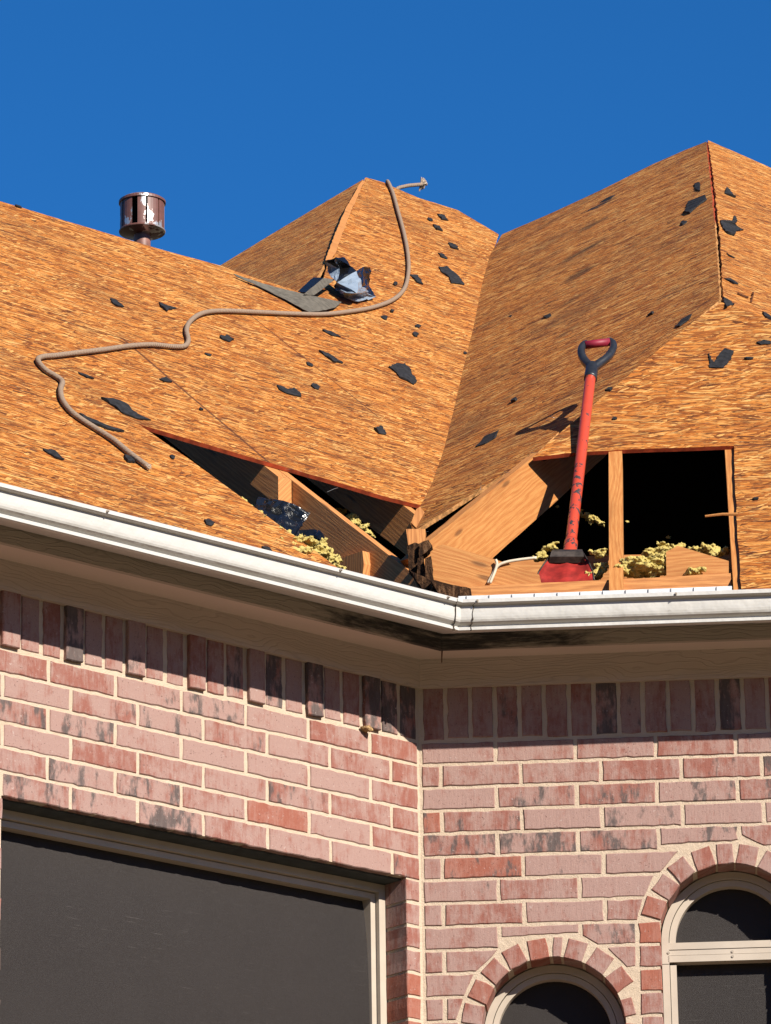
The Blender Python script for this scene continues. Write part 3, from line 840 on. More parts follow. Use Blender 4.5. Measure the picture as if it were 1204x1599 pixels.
def screws(P, par, ss):
    for s_ in ss:
        m_ = MB(); tube(m_, [P(s_, .404, .3425), P(s_, .4085, .3425)], .0045, 10); tube(m_, [P(s_, .4085, .3425), P(s_, .415, .341)], .002, 6)
        m_.build("gutter_screw", "screwm", par)
screws(pA, gl, (1.585, .675, .23)); screws(pB, gr, (.215, .84, 1.7))

# ------------------------------------------------------------------ roof decks
def fr1(pl, horiz, o):
    n = pl[0].normalized(); u = horiz.normalized(); v = n.cross(u).normalized()
    if v.z < 0: v = -v
    return (o, u, v)
# left slope
uA = (at(P1, 650, 790) - at(P1, 0, 599)).normalized()
F1 = fr1(P1, uA, at(P1, 400, 718))
sk = [(-420, 190), (0, 314), (120, 350), (250, 389), (345, 415), (400, 434), (470, 456), (500, 452), (513, 408), (531, 368), (552, 320), (571, 277), (600, 285), (621, 295), (654, 309), (715, 328), (779, 366)]
val = [(768, 400), (757, 440), (743, 510), (727, 575), (712, 640), (697, 700), (679, 752), (657, 789)]
hole_top = [(600, 775), (500, 745), (402, 717), (310, 690), (216, 662)]
cut = [(300, 720), (400, 794), (480, 851)]
ptsP1 = [at(P1, x, y) for x, y in sk + val + hole_top + cut]
s_e = (at(P1, 535, 891) - C).dot(A)
ptsP1 += [pA(s_e, .285, .36 + T1 * (.26 - .285)), pA(4.6, .285, .36 + T1 * (.26 - .285))]
nb = len(sk) + len(val)
ed = {i: 2 for i in range(nb - 1, nb + 4)}
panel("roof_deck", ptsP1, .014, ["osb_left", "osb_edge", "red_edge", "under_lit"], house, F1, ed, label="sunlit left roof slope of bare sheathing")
# shaded middle slope
ridge2 = [(784, 366), (860, 333), (940, 296), (1020, 256), (1070, 234), (1103, 221)]
hip23 = [(1108, 270), (1116, 345), (1120, 400), (1124, 468)]
hip24 = [(1085, 501), (1040, 537), (960, 604), (900, 654), (870, 677), (834, 712), (760, 757), (700, 796), (646, 830), (640, 818)]
pts2 = [at(P2, x, y) for x, y in ridge2 + hip23 + hip24]
pts2 += [at(P1, x - 4.0, y, -.002) for x, y in [(660, 791)] + val[::-1][1:]]
F2 = fr1(P2, at(P2, 1070, 235) - at(P2, 780, 368), at(P2, 848, 634))
nr = len(ridge2)
ed = {i: 2 for i in range(nr - 1, nr + 1)}
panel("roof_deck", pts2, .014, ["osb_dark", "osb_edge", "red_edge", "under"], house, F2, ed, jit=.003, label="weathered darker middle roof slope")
# right upper slope
pts3 = [at(P3, x, y) for x, y in [(1106, 219), (1150, 238), (1204, 262), (1420, 352), (1440, 640), (1300, 582), (1215, 512), (1165, 488), (1135, 476), (1129, 462), (1126, 400), (1122, 345), (1113, 270)]]
F3 = fr1(P3, A, at(P3, 1128, 470))
panel("roof_deck", pts3, .014, ["osb_front", "osb_edge", "red_edge", "under"], house, F3, jit=.004, label="upper right roof slope")
# front slope with the big hole
pts4 = [at(P4, x, y) for x, y in [(832, 714), (872, 678), (905, 650), (962, 602), (1042, 535), (1087, 499), (1127, 472), (1165, 485), (1204, 500), (1330, 585)]]
pts4 += [pB(SB, -1.6, .36 + T4 * (.26 + 1.6)), pB(SB, .285, .36 - T4 * .025)]
s_r = (at(P4, 1157, 917) - C).dot(B)
pts4 += [pB(s_r, .285, .36 - T4 * .025)] + [at(P4, x, y) for x, y in [(1153, 850), (1148, 760), (1146, 696), (1000, 701), (905, 706)]]
F4 = fr1(P4, B, at(P4, 1146, 696))
k4 = len(pts4)
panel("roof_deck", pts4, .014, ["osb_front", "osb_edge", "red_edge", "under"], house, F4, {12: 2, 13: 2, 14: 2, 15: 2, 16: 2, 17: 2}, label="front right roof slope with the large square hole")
# far slope behind the peak
F0 = fr1(P0, NA, at(P0, 570, 280))
panel("roof_deck", [at(P0, x, y) for x, y in [(567, 280), (548, 318), (527, 368), (509, 408), (480, 460), (440, 474), (330, 440), (343, 415), (420, 368), (500, 320)]], .014, ["osb_far", "osb_edge", "red_edge", "under"], house, F0, label="far slope behind the middle peak")
panel("hip_strip", [at((P1[0], P1[1] + .02), x, y) for x, y in [(563, 285), (570, 281), (548, 330), (533, 370), (524, 395), (512, 412), (508, 406), (522, 368), (540, 325)]], .012, ["lumber", "osb_edge", "osb_edge", "under"], house, F1)
for prs in (([(1098, 224), (1110, 345), (1118, 468)], P2, [(1112, 224), (1130, 345), (1136, 466)], P3), ([(1118, 466), (955, 596), (826, 704)], P2, [(1136, 480), (975, 615), (850, 712)], P4)):
    a_, b_ = [at(prs[1], x, y, -.02) for x, y in prs[0]], [at(prs[3], x, y, -.02) for x, y in prs[2]]
    mbk = MB()
    for i in range(2): quad(mbk, a_[i], b_[i], b_[i + 1], a_[i + 1])
    mbk.build("hip_light_block", "under", house)  # added sheet below the hip gap, stops light leaking into the attic
e1_ = [at(P3, x, y, -.02) for x, y in [(1122, 462), (1215, 500), (1310, 570), (1440, 632)]]; e2_ = [at(P4, x, y, -.02) for x, y in [(1140, 486), (1205, 520), (1320, 605)]] + [pB(SB, -1.55, .34 + T4 * 1.81)]
mbk = MB()
for i in range(3): quad(mbk, e1_[i], e2_[i], e2_[i + 1], e1_[i + 1])
mbk.build("hip_light_block", "under", house)  # added the same way, closes the right-hand gap against light
# slopes that fall away behind the ridges (unseen, close the attic)
def back(a, b, dr, L=4.0, t=.8):
    d = dr * L - Z * (t * L); bk = MB(); quad(bk, a - Z * .01, b - Z * .01, b + d - Z * .01, a + d - Z * .01); bk.build("back_slope", "under", house)
back(at(P1, -420, 190), at(P1, 470, 456), -NA); back(at(P1, 571, 277), at(P1, 779, 366), -NA)
back(at(P2, 784, 366), at(P2, 1103, 221), -N2); back(at(P3, 1106, 219), at(P3, 1420, 352), -NA)
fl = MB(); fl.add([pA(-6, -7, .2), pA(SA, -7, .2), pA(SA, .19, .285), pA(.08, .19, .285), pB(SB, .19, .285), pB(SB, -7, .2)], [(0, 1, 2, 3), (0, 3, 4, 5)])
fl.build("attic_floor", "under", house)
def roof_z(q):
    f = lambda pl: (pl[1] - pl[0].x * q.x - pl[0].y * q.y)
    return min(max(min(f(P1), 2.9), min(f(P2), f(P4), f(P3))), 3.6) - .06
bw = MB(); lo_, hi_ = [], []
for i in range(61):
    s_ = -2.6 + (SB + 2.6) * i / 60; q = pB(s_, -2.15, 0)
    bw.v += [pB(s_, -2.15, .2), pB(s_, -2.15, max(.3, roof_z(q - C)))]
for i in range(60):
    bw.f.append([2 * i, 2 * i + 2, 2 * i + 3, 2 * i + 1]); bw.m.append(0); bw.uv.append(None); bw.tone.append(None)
bw.build("attic_light_block", "under", house)  # added dark sheet, blocks stray light inside the attic
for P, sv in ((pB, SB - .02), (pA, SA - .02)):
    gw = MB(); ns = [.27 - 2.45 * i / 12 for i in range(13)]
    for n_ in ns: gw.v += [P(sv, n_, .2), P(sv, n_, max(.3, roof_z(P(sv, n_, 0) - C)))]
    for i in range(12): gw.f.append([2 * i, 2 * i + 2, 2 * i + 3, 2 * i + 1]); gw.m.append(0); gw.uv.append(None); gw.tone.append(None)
    gw.build("attic_light_block", "under", house)  # added end sheets, shut the sun out of the open attic ends

# ------------------------------------------------------------------ framing in the holes
def rafter(name, P, s0, width, n0, n1, dv, pl_t, mat, drop=.016, zmin=.285, label=None, end=0.0, uvs=1):
    """a rafter under a deck: top edge along the slope, tail clipped above the soffit"""
    f = lambda n: .36 + pl_t * (.26 - n) - drop * math.sqrt(1 + pl_t ** 2)
    nc = n1
    pts = [(n0, f(n0)), (n1, f(n1)), (n1 - end, max(f(n1) - dv, min(zmin, f(n1) - .01)))]
    nb_ = .26 + (.36 - drop * 1.28 - dv - zmin) / pl_t
    if f(n1) - dv < zmin: pts.append((nb_, zmin))
    pts.append((n0, f(n0) - dv))
    m_ = MB(); n = len(pts); st = max(1, 1)
    A_ = [P(s0, a, z) for a, z in pts]; B_ = [P(s0 + width, a, z) for a, z in pts]
    c = math.sqrt(1 + pl_t ** 2); uv = [(-a * c, z + a * pl_t) for a, z in pts]
    m_.add(A_ + B_, [tuple(range(n))], 0, uv + uv); m_.add(A_ + B_, [tuple(range(2 * n - 1, n - 1, -1))], 0, uv + uv)
    for i in range(n):
        j = (i + 1) % n
        m_.add([A_[i], A_[j], B_[j], B_[i]], [(0, 1, 2, 3)], 0, [uv[i], uv[j], (uv[j][0], uv[j][1] + width), (uv[i][0], uv[i][1] + width)])
    return m_.build(name, mat, house, label=label)
low1 = (P1[0], P1[1] - .022)
def sn(pl, x, y, D=A, N=NA):
    q = at(pl, x, y) - C; return q.dot(D), q.dot(N)
sR1, _ = sn(low1, 436, 735)
rafter("rafter", pA, sR1 - .038, .038, -1.7, .23, .21, T1, "lumber_old_lit", label="long rafter across the left hole")
_, nS = sn(low1, 412, 742)
rafter("rafter", pA, sR1 + .004, .058, -1.9, nS - .02, .105, T1, "lumber_old_lit", label="short sistered rafter with a sunlit sawn end")
sR2, nR2 = sn(low1, 643, 800)
rafter("rafter", pA, sR2 - .038, .038, -2.0, nR2 + .02, .175, T1, "lumber_old_lit", label="jack rafter beside the valley")
low4 = (P4[0], P4[1] - .022)
sS, _ = sn(low4, 951, 800, B, NB); rafter("rafter", pB, sS, .046, -1.0, .285, .10, T4, "lumber", drop=.004, zmin=.298, label="rafter standing in the large hole")
sS2, _ = sn(low4, 1138, 800, B, NB); rafter("rafter", pB, sS2, .030, -1.0, .275, .12, T4, "lumber", drop=.014, zmin=.298, label="rafter at the right edge of the large hole")
# hip rafter
hv = (at(P4, 840, 704) - at(P4, 1080, 500)); hv = Vector((hv.x, hv.y, 0)).normalized(); hn = Vector((-hv.y, hv.x, 0))
if hn.dot(CAM - C) < 0: hn = -hn
hp = at((P4[0], P4[1] - .03), 832, 716)
HP = vert(hn, hn.dot(hp - C) + .0)
hd = at(HP, 690, 828) - at(HP, 832, 714)
slab("hip_rafter", [at(HP, x, y) for x, y in [(640, 872), (655, 858), (690, 829), (760, 772), (832, 714), (842, 706), (955, 700), (945, 713), (850, 800), (772, 869), (735, 905), (690, 935)]], .04, "lumber", house, hd, label="broad bare hip rafter")
VBp = lambda d: vert(NB, d); VAp = lambda d: vert(NA, d)
fz = lambda pl, pts: [at(pl, x, y) for x, y in pts]
slab("sub_fascia", fz(VBp(.085), [(706, 919), (760, 914), (1000, 903), (1141, 895), (1143, 921), (1000, 934), (706, 940)]), .036, "lumber_old_lit", house, B)
slab("header_board", fz(VBp(.055), [(672, 862), (684, 852), (692, 850), (775, 874), (842, 897), (846, 914), (700, 935), (690, 922), (676, 905)]), .04, "lumber", house, at(VBp(.055), 775, 874) - at(VBp(.055), 692, 850), jit=.003, label="splintered board end at the valley corner")
slab("top_plate", fz(VBp(-.36), [(795, 874), (905, 869), (1142, 862), (1142, 915), (795, 918)]), .09, "lumber", house, B)
slab("blocking", fz(VBp(.045), [(1040, 862), (1058, 852), (1094, 863), (1138, 876), (1138, 900), (1100, 905), (1041, 910)]), .16, "lumber", house, B)
slab("blocking", fz(vert(A, sR1 + .03), [(520, 876), (566, 860), (568, 880), (566, 903), (548, 910)]), .03, "lumber_old_lit", house, Z, label="small triangular block on the long rafter")
slab("valley_rafter_and_shade", fz(VBp(-.22), [(650, 795), (656, 791), (663, 800), (650, 824), (642, 816)]), .03, "lumber_old_lit", house, Z)
slab("valley_rafter_and_shade", fz(VBp(-.05), [(634, 826), (648, 826), (664, 826), (662, 862), (640, 868)]), .05, "lumber_old_lit", house, Z, label="added slab standing for the shadow under the sheathing tip")  # added slab where there is only the sheathing's shadow
def lump(mb, c, r, sc=(1, 1, 1), seed=0, amp=.35, freq=1.5, sub=2, mi=0, rot=None):
    bm = bmesh.new(); bmesh.ops.create_icosphere(bm, subdivisions=sub, radius=1)
    b = len(mb.v); o = Vector((seed * 3.7, seed * 1.9, seed * 5.3))
    for v in bm.verts:
        k = 1 + amp * noise.noise(v.co * freq + o) + amp * .5 * noise.noise(v.co * freq * 2.7 + o)
        q = Vector((v.co.x * sc[0], v.co.y * sc[1], v.co.z * sc[2])) * r * k
        mb.v.append(c + (rot @ q if rot else q))
    for f in bm.faces: mb.f.append([b + v.index for v in f.verts]); mb.m.append(mi); mb.uv.append(None); mb.tone.append(None)
    bm.free()
for d, pts in ((.04, [(636, 852), (648, 847), (657, 850), (655, 868), (651, 890), (645, 896), (638, 888)]),
               (.06, [(654, 849), (669, 843), (675, 852), (666, 862), (655, 872)]),
               (.09, [(652, 872), (661, 868), (664, 896), (662, 910), (651, 900)]),
               (.11, [(664, 872), (673, 868), (677, 905), (674, 914), (664, 908)]),
               (.155, [(638, 889), (652, 896), (672, 906), (694, 916), (706, 922), (698, 934), (664, 926)]),
               (.19, [(672, 905), (690, 909), (712, 914), (735, 919), (736, 934), (690, 936)])):
    slab("rotten_wood", fz(VBp(d), pts), .05, "rot", house, Z, jit=.0022, step=.014)
drp = MB()
top = fz(VBp(.2235), [(716, 931), (1143, 915)]); bot_ = fz(VBp(.2235), [(716, 950), (1143, 934)])
drp.add(top + bot_[::-1], [(0, 1, 2, 3)], 0)
q = fz(VBp(.218), [(716, 931), (1143, 915)]); drp.add(q + top[::-1], [(0, 1, 2, 3)], 0)
dr = drp.build("drip_edge", "drip", house)
tk = MB()
for i in range(13):
    x = 728 + i * 35.5; y = 931 - (x - 716) * .0375
    if x > 1142: break
    a, b, c, d = fz(VBp(.2255), [(x - .9, y + .5), (x + .9, y + .5), (x + .9, y + 9), (x - .9, y + 9)]); quad(tk, a, b, c, d)
tk.build("printed_marks", "drip_tick", dr)
for x, y, dx, dy in [(870, 655, -7, 4), (862, 660, -5, 5), (828, 708, 6, 8), (788, 738, 8, 9), (752, 760, 3, 14), (655, 832, 8, 10), (662, 828, 6, 12), (686, 812, 4, 9), (444, 734, 4, 8), (510, 770, 9, 2)]:
    pl = P2 if x > 600 else P1
    p = at(pl, x, y, .004); q = at(pl, x + dx, y + dy, .022); r_ = at(pl, x + dx + 5, y + dy - 2, .02)
    st = MB(); tube(st, [p, q, r_], .0007, 5); st.build("staple", "staple", house)
sv = MB(); tube(sv, fz(VBp(.11), [(1152, 803), (1128, 803), (1101, 806)]), lambda t: .0055 - .002 * t, 6); sv.build("wood_sliver", "lumber", house)

# ------------------------------------------------------------------ roof vent
VP = vert(NA, -3.55); vb_ = at(VP, 222, 381); k = (vb_ - CAM).length / F_PX
vroot = link("vent_pipe", None, house, vb_.copy(), "rusty louvred vent cap beyond the left ridge")
ax = Z; e1 = Vector((1, 0, 0)); e2 = Vector((0, 1, 0))
def lathe(prof, seg=40, mi=0):
    m_ = MB(); n = len(prof)
    for r, z in prof:
        for i in range(seg):
            a = 2 * math.pi * i / seg; m_.v.append(vb_ + (e1 * math.cos(a) + e2 * math.sin(a)) * r + Z * z)
    for j in range(n - 1):
        for i in range(seg):
            i2 = (i + 1) % seg; m_.f.append([j * seg + i, j * seg + i2, (j + 1) * seg + i2, (j + 1) * seg + i]); m_.m.append(mi); m_.uv.append(None); m_.tone.append(None)
    return m_
rv = 36.0 * k; hv_ = 57 * k
zb_ = 14 * k
lathe([(13 * k, -.9), (13 * k, zb_ + .004)]).build("pipe", "vent_plain", vroot, True)
lathe([(13.5 * k, zb_), (20 * k, zb_ + .004), (rv, zb_ + .014), (rv * 1.01, zb_ + .018), (rv * .98, zb_ + .022)]).build("base_skirt", "vent", vroot)
lathe([(rv * .97, zb_ + hv_ - .012), (rv * 1.02, zb_ + hv_ - .010), (rv * 1.02, zb_ + hv_ + .0), (rv * .9, zb_ + hv_ + .008), (0.001, zb_ + hv_ + .016)]).build("cap", "vent", vroot)
lathe([(rv * .6, zb_ + .015), (rv * .6, zb_ + hv_)]).build("core", "hole", vroot)
for i in range(10):
    a = math.radians(-148 + 36 * i); m_ = MB()
    pts = []
    for t in range(5):
        aa = a + math.radians((3 + 7.8 * t) if i != 1 else (13 + 5.3 * t)); rr = rv * (.96 - .0 * t)
        pts.append((aa, rr))
    pts = [(pts[0][0] - math.radians(3), rv * .80)] + pts
    lo_ = [vb_ + (e1 * math.cos(q) + e2 * math.sin(q)) * r + Z * (zb_ + .014) for q, r in pts]; hi_ = [p + Z * (hv_ - .022) for p in lo_]
    lo2 = [p * 1 + (vb_ - p) .normalized() * .003 * 0 for p in lo_]
    n = len(pts)
    m_.add(lo_ + hi_, [(i_, i_ + 1, i_ + 1 + n, i_ + n) for i_ in range(n - 1)], 0)
    m_.build("louvre", "vent", vroot)
# ridge vent roll at the right peak
rp = [at(P2, x, y) + Vector((0, .12, .012)) for x, y in [(1066, 238), (1100, 224)]]
m_ = MB(); tube(m_, [rp[0] + (rp[1] - rp[0]) * t for t in (0, .5, 1)], .028, 14); m_.build("ridge_roll", "flash", house, True)

# ------------------------------------------------------------------ shovel
tip = at(VBp(-.08), 884, 905)
edge_c = at(P4, 911, 705, .020 + .006)
ax_ = (edge_c - tip).normalized()
sn_ = ax_.cross(B).normalized()
if sn_.dot(CAM - tip) < 0: sn_ = -sn_
SP = (sn_, sn_.dot(tip - C))
sh = thing("shovel", "red shovel with black and red D-grip leaning in the large hole", "shovel", tip)
lat = sn_.cross(ax_).normalized()
if lat.x < 0: lat = -lat
m_ = MB(); q0 = at(SP, 888, 878); q1 = at(SP, 892, 846); tube(m_, smooth_path([q0, (q0 + q1) / 2, q1], 4), lambda t: .026 - .004 * t, 18); m_.build("socket", "shovel", sh, True)
m_ = MB(); p0 = at(SP, 889, 868); p1 = at(SP, 922.5, 585)
tube(m_, [p0 + (p1 - p0) * (i / 20) for i in range(21)], .0188, 20); m_.build("shaft", "shovel", sh, True)
m_ = MB()
tube(m_, smooth_path(fz(SP, [(922, 592), (923.5, 581), (925, 572)]), 4), lambda t: .0235 - .001 * t, 16)
tube(m_, smooth_path(fz(SP, [(925, 576), (919, 570), (912, 562), (908, 552), (908.5, 543), (913, 537), (917, 536)]), 4), lambda t: .0175 - .006 * t, 12)
tube(m_, smooth_path(fz(SP, [(926, 576), (934, 569), (944, 562), (952, 554), (957, 545), (957.5, 537), (953, 532.5), (949, 532.5)]), 4), lambda t: .0175 - .006 * t, 12)
m_.build("handle_yoke", "grip_black", sh, True)
m_ = MB(); tube(m_, fz(SP, [(914, 539), (932, 536.5), (952, 534)]), .0145, 16); m_.build("hand_grip", "grip_red", sh, True)
def bl(u, v, w_): return tip + lat * u + ax_ * v + sn_ * w_
kk = (tip - CAM).length / F_PX
m_ = MB(); n = 12; rows = [(-.03, .096), (.025, .088), (.075, .074), (.115, .060), (.14, .050)]
for v, hw in rows:
    for i in range(n + 1):
        u = -hw + 2 * hw * i / n; q = (2 * i / n - 1)
        m_.v.append(bl(u - .002, v, .004 + .007 * q ** 4 + (.007 if abs(q) > .99 else 0) + .006 * math.exp(-(q * 5) ** 2)))
for j in range(len(rows) - 1):
    for i in range(n):
        a = j * (n + 1) + i; m_.f.append([a, a + 1, a + n + 2, a + n + 1]); m_.m.append(0); m_.uv.append(None); m_.tone.append(None)
bo = m_.build("blade", "blade", sh, True)
md = bo.modifiers.new("thick", 'SOLIDIFY'); md.thickness = .004
m_ = MB()
for s0, s1 in ((-.062, .058),):
    pr = [(-.010, .010), (-.004, .030), (.012, .040), (.032, .036), (.042, .020), (.040, .004)]
    for i in range(len(pr) - 1):
        (v0, w0), (v1, w1) = pr[i], pr[i + 1]
        m_.add([bl(s0 + .004 * i, .100 + v0, w0), bl(s1 - .004 * i, .100 + v0, w0), bl(s1 - .004 * (i + 1), .100 + v1, w1), bl(s0 + .004 * (i + 1), .100 + v1, w1)], [(0, 1, 2, 3)])
m_.build("blade_step", "blade_steel", sh, True)
for sg in (-1, 1):
    m_ = MB(); tube(m_, [bl(sg * hw - .002, v, .016) for v, hw in rows], .0028, 8); m_.build("blade_rim", "blade_steel", sh, True)

# ------------------------------------------------------------------ rope
rp_px = [(604, 287), (612, 305), (620, 335), (629, 368), (635, 400), (636, 428), (630, 454), (612, 472), (580, 484), (540, 491), (500, 495), (450, 494), (400, 492), (350, 490), (322, 492), (305, 498), (293, 509), (289, 521), (292, 536), (286, 545), (268, 546), (235, 543), (200, 545), (160, 551), (120, 556), (85, 560), (64, 562), (57, 568), (68, 582), (84, 592), (95, 601), (92, 614), (95, 630), (108, 647), (125, 660), (150, 676), (175, 693), (203, 715), (228, 734)]
RR = .0097
path = [at(P1, x, y, RR + .002 + .004 * abs(noise.noise(Vector((x * .02, y * .02, 0))))) for x, y in rp_px]
top_ = path[0]
behind = [at(vert(NA, -5.75), x, y) for x, y in [(660, 288), (646, 289), (632, 291), (618, 297)]]
over = [behind[-1] + Vector((-.03, .06, -.06)), top_ + Vector((.02, .12, -.10)), top_ + Vector((0, .05, -.01))]
full = smooth_path(behind + over + path, 6)
m_ = MB(); tube(m_, full, RR, 10)
rope = m_.build("rope", "rope", smooth=True); tag(rope, "long frayed brown rope snaking over the left slope and up the peak", "rope")
m_ = MB(); e0 = at(vert(NA, -5.75), 657, 288); dr_ = (at(vert(NA, -5.75), 672, 286) - e0).normalized()
for i in range(110):
    a = R.uniform(0, 6.283); el = R.uniform(0, 1.15); q = (dr_ * math.cos(el) + (e1 * math.cos(a) * .5 + e2 * math.sin(a) + Z * math.cos(a * 1.3)).normalized() * math.sin(el)).normalized()
    tube(m_, [e0, e0 + q * .016, e0 + q * R.uniform(.026, .038)], .0034, 5)
m_.build("frayed_end", "fray", rope)
m_ = MB()
for i in range(24):
    a = R.uniform(0, 6.283); p = path[-1]; d_ = (path[-1] - path[-2]).normalized()
    s_ = d_.cross(Z).normalized(); q = (d_ + (s_ * math.cos(a) + Z * math.sin(a)) * R.uniform(0, .8)).normalized()
    tube(m_, [p - d_ * .004 + (s_ * math.cos(a) + Z * math.sin(a)) * .005, p + q * .012], .003, 5)
m_.build("frayed_end", "fray", rope)

# ------------------------------------------------------------------ insulation
def wool(name, spots, label, n=8, seed=1, group="yellow insulation in the roof holes"):
    r_ = random.Random(seed); m_ = MB()
    for pl, x, y, rad in spots:
        c = at(pl, x, y); rad *= 1.02
        for i in range(n):
            o = Vector((r_.gauss(0, 1), r_.gauss(0, 1), r_.gauss(0, .6))) * rad * .7
            from_ = Vector((r_.gauss(0, 1), r_.gauss(0, 1), r_.gauss(0, .5))).to_track_quat('X', 'Z').to_matrix()
            lump(m_, c + o, rad * r_.uniform(.55, 1.1), (r_.uniform(1.0, 1.7), r_.uniform(.7, 1.0), r_.uniform(.35, .6)), r_.random() * 99, .9, 2.2, 3, rot=from_)
    o = m_.build("insulation", "wool", smooth=True)
    md = o.modifiers.new("fuse", 'REMESH'); md.mode = 'VOXEL'; md.voxel_size = .0026; md.use_smooth_shade = True
    tx = bpy.data.textures.new("tuft", 'CLOUDS'); tx.noise_scale = .007; tx.noise_depth = 5
    md = o.modifiers.new("tufts", 'DISPLACE'); md.texture = tx; md.strength = .009; md.mid_level = .5; md.texture_coords = 'LOCAL'
    return tag(o, label, "insulation", group)
L1 = (P1[0], P1[1] - .030)
sp = [(L1, x, y, r) for x, y, r in [(368, 779, .006), (378, 785, .010), (390, 797, .012), (402, 806, .013), (413, 816, .015), (424, 826, .016), (436, 836, .016), (448, 842, .018), (460, 850, .022), (473, 856, .025), (486, 862, .026), (498, 870, .026), (510, 876, .022), (522, 883, .018), (480, 846, .016), (500, 858, .016), (466, 868, .02), (450, 858, .018), (528, 872, .008)]]
wool("insulation", sp, "yellow insulation spilling along the cut edge of the left hole", 9, 3)
L2 = (P1[0], P1[1] - .16)
wool("insulation", [(L2, x, y, r) for x, y, r in [(533, 800, .010), (545, 808, .013), (556, 818, .016), (566, 826, .016), (573, 834, .010)]], "small yellow insulation tuft between the left hole rafters", 9, 5)
wool("insulation", [(VBp(.0), x, y, r) for x, y, r in [(984, 888, .022), (1000, 884, .026), (1015, 886, .024), (1030, 880, .022), (1045, 884, .018), (975, 892, .014), (1022, 893, .016)]] + [(VBp(-.2), x, y, r) for x, y, r in [(1012, 866, .012), (1026, 862, .018), (1038, 858, .018), (1060, 856, .012), (1085, 858, .014), (1110, 860, .016), (1130, 862, .012), (1035, 850, .008), (1113, 853, .006)]],
     "yellow insulation heaped beside the wood block in the large hole", 9, 8)
wool("insulation", [(VBp(-.16), x, y, r) for x, y, r in [(848, 868, .012), (856, 858, .012), (862, 853, .010), (840, 872, .010)]] + [(VBp(-.1), x, y, r) for x, y, r in [(932, 892, .016), (940, 886, .014), (926, 897, .012), (935, 866, .012), (942, 864, .010), (925, 862, .008)]], "yellow insulation tufts around the shovel blade", 8, 9)
wool("insulation", [(VBp(-.9), x, y, r) for x, y, r in [(905, 800, .008), (915, 806, .010), (926, 812, .010), (938, 816, .010), (870, 790, .004), (980, 815, .004), (1044, 838, .005), (1110, 852, .005)]], "loose insulation fluff hanging in the dark of the large hole", 6, 12)
wool("insulation", [(VBp(.065), x, y, r) for x, y, r in [(1078, 890, .009), (1090, 891, .010), (1100, 889, .006)]], "little insulation tuft lying over the wood block", 9, 15)

# ------------------------------------------------------------------ loose sheets
def sheet(name, verts, faces, mats, mis, label, cat, sub=2, amp=.006, th=.002):
    bm = bmesh.new(); vv = [bm.verts.new(v) for v in verts]
    for f, mi in zip(faces, mis):
        fc = bm.faces.new([vv[i] for i in f]); fc.material_index = mi
    bmesh.ops.triangulate(bm, faces=bm.faces[:])
    bmesh.ops.subdivide_edges(bm, edges=bm.edges[:], cuts=5, use_grid_fill=True)
    for v in bm.verts:
        v.co += Vector((noise.noise(v.co * 22), noise.noise(v.co * 22 + Vector((5, 5, 5))), noise.noise(v.co * 22 + Vector((9, 2, 4))))) * amp
    if amp > .003:
        bm.normal_update()
        nn = [(v, v.normal.copy()) for v in bm.verts]
        for v, n_ in nn:
            q = v.co * 13
            v.co += n_ * ((abs(noise.noise(q)) + .6 * abs(noise.noise(q * 2.1 + Vector((3, 7, 1))))) - .35) * amp * 4.5
    org = Vector((sum(v.co.x for v in bm.verts) / len(bm.verts), sum(v.co.y for v in bm.verts) / len(bm.verts), min(v.co.z for v in bm.verts)))
    for v in bm.verts: v.co -= org
    me = bpy.data.meshes.new(name); bm.to_mesh(me); bm.free()
    for m in mats: me.materials.append(M[m])
    o = link(name, me, None, org); md = o.modifiers.new("thick", 'SOLIDIFY'); md.thickness = th; md.offset = 0
    return tag(o, label, cat)
c4 = lambda x, y: (340 + x / 3.7625, 380 + y / 3.7625)
def q4(lst): return [at((P1[0], P1[1] + (l + .003) * 1.28), *c4(x, y)) for x, y, l in lst]
pv = q4([(625, 100, .10), (690, 83, .13), (745, 88, .13), (785, 135, .12), (812, 165, .11), (760, 190, .09), (705, 212, .07), (660, 195, .05),     # 0-7
         (640, 112, .085), (692, 112, .10), (722, 150, .09), (680, 255, .012), (700, 228, .06), (832, 195, .10), (852, 250, .07), (880, 285, .04),      # 8-15
         (820, 296, .06), (750, 290, .05), (925, 315, .012), (825, 343, .010), (742, 312, .012), (852, 137, .10), (896, 145, .09), (890, 215, .05), (885, 245, .03), (650, 165, .05)])
sheet("plastic_sheet", pv, [(0, 1, 9, 8), (1, 2, 3, 4, 5, 10, 9), (8, 9, 10, 6, 7, 25), (5, 4, 12, 6, 10), (11, 12, 4, 13, 14, 16, 17), (14, 15, 16), (11, 17, 20), (17, 16, 15, 18, 19, 20), (4, 21, 22, 23, 24, 14, 13), (14, 24, 18, 15)],
      ["film_black", "film_grey"], [0, 0, 1, 0, 1, 1, 1, 1, 0, 0], "crumpled black and silver plastic sheet beside the middle hip", "plastic sheet", amp=.004)  # grey film side; also put on the lit facets and the highlight patch
fv = q4([(90, 178, .010), (220, 222, .014), (335, 256, .018), (470, 290, .03), (600, 318, .03), (727, 345, .010), (690, 378, .012), (610, 396, .012), (540, 404, .010), (500, 387, .008), (390, 326, .006), (240, 252, .006), (110, 196, .006)])
sheet("flashing_strip", fv, [(0, 1, 11, 12), (1, 2, 10, 11), (2, 3, 9, 10), (3, 4, 8, 9), (4, 5, 6, 7), (4, 7, 8)], ["flash"], [0] * 6, "long flat grey flashing strip tapering toward the left ridge", "flashing", amp=.002)
fv = q4([(505, 300, .035), (565, 306, .03), (690, 212, .05), (620, 204, .06), (470, 283, .02), (562, 200, .06), (520, 290, .03)])
